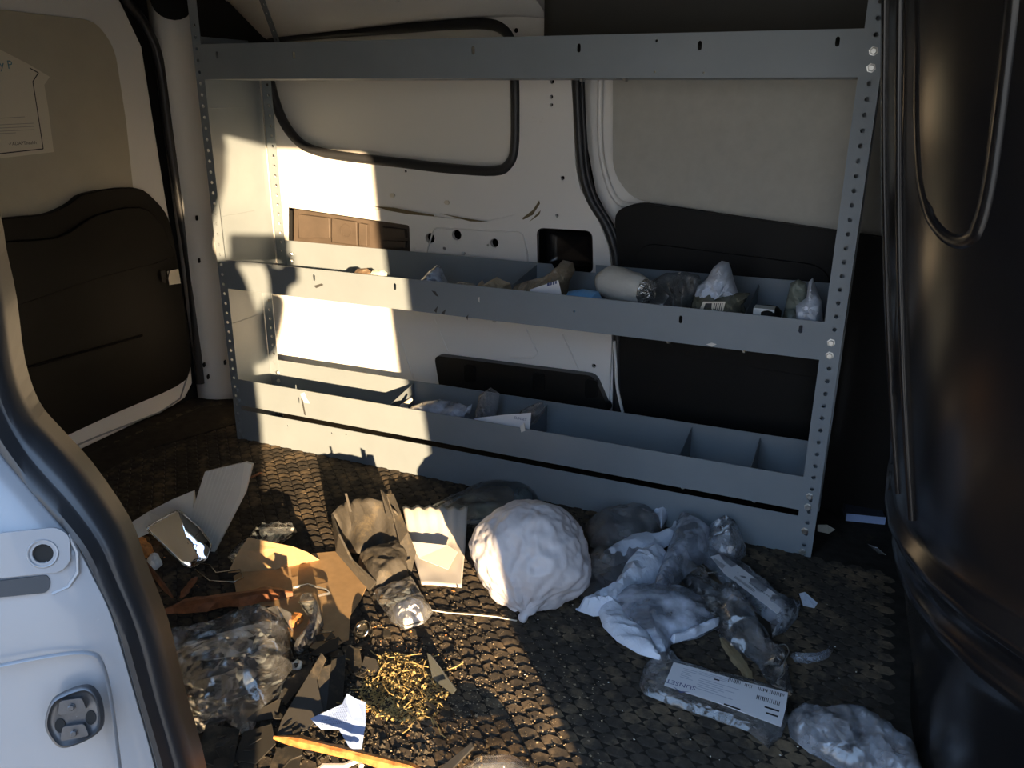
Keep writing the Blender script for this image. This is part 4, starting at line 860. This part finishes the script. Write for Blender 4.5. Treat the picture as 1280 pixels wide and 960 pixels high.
PLb = PZ(.033); lab = [PLb.px(*p) for p in ((888, 696), (902, 692), (940, 720), (982, 752), (972, 768), (938, 742), (906, 718))]
lb_ = plate('label_strip', PLb, lab, PAPER, 0, .0006); adopt(t, lb_)
a, b, c, d_ = PLb.px(890, 696), PLb.px(980, 756), PLb.px(974, 765), PLb.px(886, 700)
def quad_at(s0, s1, t0, t1): f = lambda s_, t_: a.lerp(b, s_).lerp(d_.lerp(c, s_), t_); return (f(s0, t0), f(s1, t0), f(s1, t1), f(s0, t1))
R = random.Random(3); Q = []
for k in range(14): s0 = .04 + k * .012; Q.append(quad_at(s0, s0 + .005, .0, .9))
for k in range(16): s0 = .38 + k * .018 ; Q.append(quad_at(s0, s0 + .007, .55, .95))
for k in range(18): s0 = .55 + k * .02; Q.append(quad_at(s0, s0 + .009, .15, .28))
adopt(t, strips('label_print', PLb, Q, INK, w=.001))
t = thing('twisted_bag', 'long twisted cloudy bag running down past the fullest pouch', 'bag', loc=on(920, 780, 2, 0))
adopt(t, pillow('film', PZ(.003), PZ(.012).pxs([(845, 708), (860, 702), (884, 722), (900, 738), (925, 736), (940, 762), (956, 792), (966, 806), (985, 824), (992, 862), (978, 872), (962, 852), (948, 826), (930, 812), (910, 806), (896, 784), (872, 750)]), .034, CLEART, 62, .4, freq=20))
adopt(t, pillow('twist', PZ(.016), PZ(.022).pxs([(896, 742), (920, 738), (938, 762), (956, 794), (958, 812), (938, 800), (914, 770)]), .02, CLEARB, 63, .45, freq=20))
stick('wood_stick', 'flat tan wooden stick poking out under the twisted bag', (902, 798), (941, 853), .018, .006, mat('tan_wood', (.26, .20, .11), .7, noise_amt=.2), 12, z=(.006, .004))
t = thing('labelled_pouch', 'clear pouch with a large white printed label, at the front of the pile', 'pouch', loc=on(890, 875, 2, 0))
adopt(t, pillow('film', PZ(.004), PZ(.014).pxs([(799, 850), (806, 826), (824, 812), (838, 804), (852, 822), (900, 836), (948, 848), (986, 862), (987, 890), (978, 914), (962, 929), (936, 908), (890, 892), (836, 874), (806, 862)]), .020, CLEAR, 64, .12))
PT2 = PZ(.0262); lp = PT2.pxs([(842, 828), (872, 836), (928, 852), (985, 866), (982, 886), (976, 909), (900, 880), (830, 857)])
lo = plate('label_sheet', PT2, lp, PAPER, 0, .0006); adopt(t, lo); tag(lo, 'white printed label')
a, b, c, d_ = PT2.pxs([(842, 828), (985, 866), (977, 908), (830, 857)])
PT3 = PZ(.0269); Q = []; Q2 = []
R = random.Random(8)
for k in range(34):
    if k in (8, 9, 15, 16, 17, 24): continue
    s0 = .50 + k * .0142; Q.append(quad_at(s0, s0 + R.uniform(.004, .009), .04 if k < 8 else .08, .17 + R.uniform(-.02, .03)))
for k in range(13): s0 = .76 + k * .0155; Q.append(quad_at(s0, s0 + R.uniform(.004, .010), .34, .47))
for (s0, s1, t0) in ((.84, .96, .60), (.86, .96, .76), (.38, .43, .20), (.52, .66, .92)): Q.append(quad_at(s0, s1, t0, t0 + .05))
for k in range(6): Q2.append(quad_at(.10, .20 + R.uniform(-.04, .04), .14 + k * .07, .155 + k * .07))
for k in range(6): Q2.append(quad_at(.26, .52 + R.uniform(-.08, .1), .34 + k * .075, .355 + k * .075))
for k in range(3): Q2.append(quad_at(.24, .5, .10 + k * .05, .112 + k * .05))
adopt(t, strips('label_print', PT3, Q, INK, w=.0003)); adopt(t, strips('label_fine_print', PT3, Q2, mat('grey_ink', (.36, .38, .46), .7), w=.0003))
q0 = PT3.px(870, 861); dirv = (a - b); adopt(t, text('label_brand', 'SUNSET', PT3, q0.x, q0.y, .0135, INKB, ang=math.atan2(dirv.y, dirv.x)))
q1 = [PT3.px(*p) for p in ((841, 858), (850, 864), (862, 865), (850, 866.5))]; adopt(t, strips('label_swoosh', PT3, [tuple(q1)], INKB, w=.0003))
t = thing('cloudy_bag', 'cloudy crumpled plastic bag at the bottom right beside the bulkhead', 'bag', loc=on(1070, 920, 2, 0))
adopt(t, pillow('film', PZ(.004), PZ(.014).pxs([(984, 892), (1000, 884), (1048, 886), (1080, 890), (1112, 912), (1146, 936), (1160, 985), (1110, 985), (1060, 960), (1012, 934), (988, 914)]), .036, CLEARB, 65, .32, freq=18))
sheet_o = polysheet('paper_scrap', [on(999, 742, 2, .014), on(1006, 740, 2, .016), on(1022, 754, 2, .006), on(1018, 760, 2, .005), on(1004, 757, 2, .006)], WPAP, .0008); tag(sheet_o, 'small torn blue-white paper scrap right of the rolled pouch', 'paper')
floor_pouch('film_scrap', 'thin torn strip of film lying right of the twisted bag', 'film scrap', [(988, 820), (1004, 822), (1024, 820), (1036, 811), (1042, 815), (1034, 824), (1010, 830), (994, 828)], .010, CLEARB, 66, cr=.4)
tag(tube('thin_wire', smooth_poly([on(x, y, 2, .03) for (x, y) in ((972, 850), (980, 842), (980, 828), (986, 815), (982, 806), (974, 806))], 4, False), .0009, ZINC, n=5), 'thin looped wire sticking up from the twisted bag', 'wire')
ch = thing('bead_chain', 'short fine metal bead chain between the pouches', 'chain', loc=on(885, 712, 2, 0))
cp_ = smooth_poly([on(x, y, 2, .006) for (x, y) in ((876, 712), (871, 708), (876, 706), (881, 710), (880, 715), (888, 716), (897, 714))], 4, False)
adopt(ch, tube('chain', cp_, .0007, ZINC, n=5))
for p in cp_[::1]: adopt(ch, tube('bead', [p + V((0, 0, -.0012)), p, p + V((0, 0, .0012))], [.0006, .0014, .0006], ZINC, n=6))
bxp = on(1060, 652, 2, 0); 
t = thing('flat_carton', 'flat blue and white carton on the floor behind the right post', 'carton', loc=bxp)
PC = Pl(on(1057, 651, 2, .002), on(1106, 656, 2, .002) - on(1057, 651, 2, .002), (0, 0, 1)); 
wdt = (on(1106, 656, 2, .002) - on(1057, 651, 2, .002)).length
adopt(t, plate('front_face', PC, rect(0, wdt, 0, .018), mat('carton_blue', (.35, .45, .68), .5), -.001, .0)); adopt(t, plate('carton_body', PC, rect(.001, wdt - .001, .0, .0175), mat('carton_dark', (.05, .055, .07), .4), -.07, -.0012))
sh_ = polysheet('paper_scrap', [on(1022, 656, 2, .012), on(1034, 656, 2, .014), on(1044, 662, 2, .004), on(1036, 667, 2, .004), on(1022, 664, 2, .004)], PAPERC, .0008); tag(sh_, 'crumpled grey paper scrap just right of the right post foot', 'paper')
sh_ = polysheet('foil_strip', [on(1084, 680, 2, .006), on(1096, 684, 2, .008), on(1108, 694, 2, .004), (on(1098, 692, 2, .004))], FOIL, .0008); tag(sh_, 'thin shiny foil strip on the dark floor by the bulkhead', 'foil')

# ================================================================== THINGS ON THE SHELVES
def stand(name, label, cat, px, y, zf, depth, m, seed, cr=.35, freq=14, parent=None, res=None):
    pl = PY(y); P = [pl.px(*p) for p in px]; P = [V((p.x, max(p.y, zf))) for p in P]; xs = [p.x for p in P]
    P = P + [V((P[-1].x, zf)), V((P[0].x, zf))]; Q = []
    for p in P:
        if not Q or (p - Q[-1]).length > 1e-3: Q.append(p)
    if (Q[0] - Q[-1]).length < 1e-3: Q.pop()
    o = pillow(name, pl, Q, depth, m, seed, cr, res, freq=freq, parent=parent, bottom=.5)
    return tag(o, label, cat) if label else o
ZF = ZM1 + .005
stand('wrapper', 'small crumpled brown wrapper at the sunlit left of the middle shelf', 'wrapper', [(443, 344), (447, 336), (458, 335), (466, 340), (463, 348)], .06, ZF, .02, mat('brown_wrap', (.16, .11, .07), .7, bump=.4), 71)
stand('tape_roll', 'pale translucent roll beside the brown wrapper on the middle shelf', 'roll', [(462, 347), (466, 338), (478, 337), (484, 341), (483, 350)], .055, ZF, .02, mat('pale_roll', (.62, .66, .55), .4), 72, cr=.08)
stand('clear_bag', 'clear bag with a pointed corner standing left of the tan wrapper', 'bag', [(522, 355), (536, 340), (546, 331), (550, 332), (556, 345), (563, 358)], .07, ZF, .03, MILK, 73)
stand('clear_bag', 'low flat clear bag lying right of the pointed bag on the middle shelf', 'bag', [(560, 357), (575, 352), (592, 354), (600, 360)], .09, ZF, .04, CLEART, 74)
stand('tan_wrapper', 'crinkled tan wrapper left of the printed bag on the middle shelf', 'wrapper', [(596, 362), (599, 354), (603, 350), (606, 355), (621, 346), (628, 350), (638, 354), (641, 368)], .06, ZF, .04, TAN, 75, cr=.5)
t = thing('printed_bag', 'crinkled brown film bag with a printed white label on the middle shelf', 'bag', loc=(.72, .09, ZF))
adopt(t, stand('film', None, None, [(636, 366), (645, 355), (664, 350), (682, 345), (698, 332), (704, 325), (716, 328), (719, 338), (712, 352), (708, 374)], .10, ZF, .05, mat('brown_film', (.30, .25, .18), .25, alpha=.85, bump=.8, bump_scale=40, voro=True), 76, cr=.5, freq=22))
PB = PY(.026); adopt(t, plate('label', PB, [PB.px(*p) for p in ((662, 362), (698, 350), (704, 376), (668, 374))], PAPER, 0, .001))
PB2 = PY(.0248); adopt(t, strips('label_print', PB2, [tuple(PB2.pxs(q_)) for q_ in ([(684, 358), (687, 357), (687, 353), (684, 354)], [(688, 357), (690, 356), (690, 352.5), (688, 353)], [(691, 356), (693, 355.5), (693, 352), (691, 352)], [(694, 355), (696, 354.5), (696, 351), (694, 351.5)])], INKB))
stand('blue_packet', 'flat bright blue packet between the printed bag and the white roll', 'packet', [(704, 374), (711, 364), (728, 361), (748, 364), (754, 376)], .05, ZF, .035, BLUE, 77, cr=.15)
t = thing('wrapped_roll', 'white roll wrapped in clear film with a silver foil end', 'roll', loc=(.98, .1, ZF))
ra, rb = on(752, 350, 1, .12), on(806, 364, 1, .075); ra.z = max(ra.z, ZF + .034); rb.z = max(rb.z, ZF + .031)
NP = [ra.lerp(rb, k / 10) for k in range(11)]; vs, fs = tube_data(NP, [.024, .033, .036, .037, .037, .036, .036, .035, .034, .031, .026], 24); vs = [v + noise.noise_vector(v * 40) * .004 for v in vs]
adopt(t, mesh_obj('paper_roll', vs, fs, mat('roll_white', (.66, .64, .58), .45, bump=.6, bump_scale=30, voro=True), smooth=True))
FE = [rb, rb + (rb - ra).normalized() * .012, rb + (rb - ra).normalized() * .022]; vs, fs = tube_data(FE, [.027, .025, .012], 18); vs = [v + noise.noise_vector(v * 90) * .007 for v in vs]; adopt(t, mesh_obj('foil_end', vs, fs, FOIL))
stand('clear_bag', 'wide clear bag lying right of the foil-ended roll', 'bag', [(806, 382), (816, 350), (832, 341), (858, 340), (874, 344), (878, 356), (866, 386)], .11, ZF, .05, CLEART, 78, cr=.5)
t = thing('paper_bag', 'crumpled white paper bag standing on a labelled olive packet', 'bag', loc=(1.2, .1, ZF + .03))
adopt(t, stand('bag_body', None, None, [(868, 372), (872, 358), (884, 348), (892, 334), (902, 326), (911, 328), (914, 336), (918, 352), (924, 369)], .09, ZF + .036, .045, WPAP, 79, cr=.4))
t = thing('olive_packet', 'olive film packet with white barcode label under the paper bag', 'packet', loc=(1.2, .07, ZF))
adopt(t, stand('film', None, None, [(862, 386), (868, 370), (880, 364), (920, 366), (938, 366), (930, 380), (934, 394)], .075, ZF, .055, mat('olive_film', (.16, .16, .12), .25, alpha=.9, bump=.6, bump_scale=30, voro=True), 80, cr=.25))
PK = PY(.016); adopt(t, plate('label', PK, [PK.px(*p) for p in ((872, 392), (879, 377), (907, 377), (902, 396))], PAPERC, 0, .0008))
PK2 = PY(.0148); adopt(t, strips('label_print', PK2, [tuple(PK2.pxs(q_)) for q_ in ([(879, 387), (889, 387.5), (890, 379), (882, 379)],)] + [tuple(PK2.pxs([(891 + k * 2.4, 389), (892 + k * 2.4, 389), (894 + k * 2.4, 379), (893 + k * 2.4, 379)])) for k in range(5)], INK))
bo = box('small_carton', *(lambda c: (c.x - .02, c.x + .02, .03, .06, ZF, ZM2 + .006))(FP.px(952, 392)), WCAP, bevel=.001); tag(bo, 'small white carton just above the lip of the middle shelf', 'carton')
t = thing('black_cap', 'round black plastic cap beside the small white carton', 'cap', loc=(1.34, .05, ZF)); adopt(t, tube('cap', [V((1.352, .05, ZF)), V((1.352, .05, ZF + .068)), V((1.352, .05, ZF + .075))], [.024, .024, .018], BLACK, n=18))
stand('film_bag', 'grey-green film bag leaning behind the white crumpled pouch near the right post', 'bag', [(978, 398), (984, 372), (988, 354), (998, 349), (1008, 354), (1012, 374), (1012, 404)], .11, ZF, .035, mat('greygreen_film', (.30, .33, .28), .25, alpha=.85, bump=.5, bump_scale=30, voro=True), 82)
stand('crumpled_pouch', 'blue-white crumpled pouch with a pointed tip next to the right post', 'pouch', [(996, 402), (995, 382), (1008, 372), (1011, 352), (1016, 347), (1021, 362), (1027, 376), (1029, 404)], .055, ZF, .035, WPAP, 83, cr=.45)
ZG = ZS1 + .005
stand('clear_bag', 'dusty clear bag bulging over the bottom shelf lip', 'bag', [(514, 508), (530, 502), (550, 499), (572, 503), (584, 508), (590, 505), (588, 522)], .05, ZG, .03, MILK, 84, cr=.4)
stand('clear_bag', 'upright clear bag with a peaked top on the bottom shelf', 'bag', [(595, 516), (600, 493), (613, 484), (625, 492), (622, 518)], .10, ZG, .025, CLEARB, 85, cr=.3)
t = thing('labelled_packet', 'film packet with a white printed label on the bottom shelf', 'packet', loc=(.7, .05, ZG))
adopt(t, stand('film', None, None, [(640, 528), (652, 512), (668, 505), (679, 502), (681, 514), (672, 526), (662, 536)], .07, ZG, .03, CLEARB, 86))
PQ = Pl((0, -.004, 0), (1, 0, 0), (0, .12, 1)); adopt(t, plate('label', PQ, [PQ.px(*p) for p in ((592, 523), (630, 518.5), (664, 516), (662, 538), (640, 540), (600, 531))], PAPER, 0, .0008))
PQ2 = Pl((0, -.0052, 0), (1, 0, 0), (0, .12, 1)); q = PQ2.px(643, 522); adopt(t, text('label_print', 'SUNSET', PQ2, q.x, q.y, .0088, INKB, ang=-.02))
stand('paper_slip', 'cream paper slip lying in the left bay of the bottom shelf', 'paper', [(500, 506), (514, 497), (516, 500), (510, 507)], .06, ZG, .004, PAPERC, 87, cr=.1)

# ================================================================== THE PHOTOGRAPHER (stands outside the doorway, casts the shadows seen inside)
def skin_body(name, joints, edges, m, parent, sub=2):
    me = bpy.data.meshes.new(name); me.from_pydata([j[0] for j in joints], edges, []); o = bpy.data.objects.new(name, me); COL.objects.link(o)
    me.materials.append(m); sk_ = o.modifiers.new('skin', 'SKIN'); sk_.use_smooth_shade = True
    if not me.skin_vertices: me.attributes.new  # layer is made by the modifier
    bm = bmesh.new(); bm.from_mesh(me); ly = bm.verts.layers.skin.verify(); bm.verts.ensure_lookup_table()
    for v, j in zip(bm.verts, joints): v[ly].radius = (j[1], j[2] if len(j) > 2 else j[1]); v[ly].use_root = (v.index == 0)
    bm.to_mesh(me); bm.free(); md = o.modifiers.new('sub', 'SUBSURF'); md.levels = sub; md.render_levels = sub
    o.parent = parent; return o
ps = thing('person', 'person in a dark jacket standing outside the doorway holding up a phone', 'person')
G = -.6; X0, Y0 = 1.32, -1.80
J = [((X0 + .09, Y0, .30), .22, .12), ((X0 + .085, Y0 + .0, .52), .22, .12), ((X0 + .055, Y0 + .01, .76), .195, .11), ((X0 + .09, Y0 + .02, .93), .07, .065), ((X0 + .135, Y0 + .03, 1.0), .055, .055), ((X0 + .14, Y0 + .04, 1.08), .075, .085), ((X0 + .14, Y0 + .04, 1.17), .08, .095), ((X0 + .14, Y0 + .03, 1.235), .055, .07),
     ((X0 + .19, Y0 + .01, .84), .062), ((X0 + .315, Y0 + .02, .62), .05), ((X0 + .265, Y0 + .16, .775), .034),
     ((X0 - .15, Y0, .84), .062), ((X0 - .22, Y0 - .02, .58), .05), ((X0 - .16, Y0 + .05, .36), .036), ((X0 - .14, Y0 + .08, .28), .03),
     ((X0 + .15, Y0, .20), .11), ((X0 + .10, Y0 + .01, -.12), .07), ((X0 + .10, Y0 - .02, -.52), .05), ((X0 + .11, Y0 + .10, -.565), .035),
     ((X0 - .09, Y0, .20), .10), ((X0 - .10, Y0 + .02, -.12), .07), ((X0 - .10, Y0 - .01, -.52), .05), ((X0 - .11, Y0 + .11, -.565), .035)]
E_ = [(0, 1), (1, 2), (2, 3), (3, 4), (4, 5), (5, 6), (6, 7), (2, 8), (8, 9), (9, 10), (2, 11), (11, 12), (12, 13), (13, 14), (0, 15), (15, 16), (16, 17), (17, 18), (0, 19), (19, 20), (20, 21), (21, 22)]
skin_body('body', J, E_, CLOTH, ps)
# hair cap
hc_ = V((X0 + .14, Y0 + .025, 1.17)); vs = []; fs = []
for j in range(9):
    th = math.pi * .55 * j / 8
    for i in range(20): ph = 2 * math.pi * i / 20; d = V((math.sin(th) * math.cos(ph) * .088, math.sin(th) * math.sin(ph) * .105, math.cos(th) * .105)); vs.append(hc_ + d * (1 + .08 * noise.noise(d * 60)))
for j in range(8):
    for i in range(20): fs.append((j * 20 + i, (j + 1) * 20 + i, (j + 1) * 20 + (i + 1) % 20, j * 20 + (i + 1) % 20))
mesh_obj('hair', vs, fs, HAIR, ps, smooth=True)
# right hand round the lower right edge of the phone
wr_ = V((X0 + .265, Y0 + .16, .775)); ph_c = CAM - CF * .014
palm = V((1.575, -1.612, .828))
hj = [(tuple(wr_), .028, .022), (tuple(palm), .030, .016)]; he = [(0, 1)]
for k in range(4):
    b0 = palm + V((.018, .006, -.018 + .016 * k)); tip = b0 + V((.010, .022, .012)); t2_ = tip + V((-.018, .004, .004)); s = len(hj); hj += [(tuple(b0), .010), (tuple(tip), .009), (tuple(t2_), .008)]; he += [(1, s), (s, s + 1), (s + 1, s + 2)]
s = len(hj); hj += [(tuple(palm + V((-.015, -.018, .02))), .011), (tuple(palm + V((-.035, -.02, .045))), .009)]; he += [(1, s), (s, s + 1)]
skin_body('right_hand', hj, he, SKIN, ps, 1)
lw_ = V((X0 - .14, Y0 + .08, .28)); hj = [(tuple(lw_), .028, .02), (tuple(lw_ + V((.01, .03, -.06))), .032, .018)]; he = [(0, 1)]
for k in range(4):
    b0 = lw_ + V((.03 - .018 * k, .035, -.10)); s = len(hj); hj += [(tuple(b0), .009), (tuple(b0 + V((0, .006, -.035))), .008), (tuple(b0 + V((.002, -.002, -.062 + .006 * abs(k - 1.5)))), .007)]; he += [(1, s), (s, s + 1), (s + 1, s + 2)]
s = len(hj); hj += [(tuple(lw_ + V((.045, .04, -.05))), .010), (tuple(lw_ + V((.055, .045, -.085))), .009)]; he += [(1, s), (s, s + 1)]
skin_body('left_hand', hj, he, SKIN, ps, 1)
ph = thing('phone', 'black phone held up sideways in the right hand of the person outside', 'phone', loc=ph_c)
PPh = Pl(ph_c + CR * .0 - CU * .002, CR, CU)
pb_ = plate('phone_body', PPh, fillet(rect(-.085, .072, -.040, .036), .010), SCREEN, -.004, .004, bevel=.001); adopt(ph, pb_)
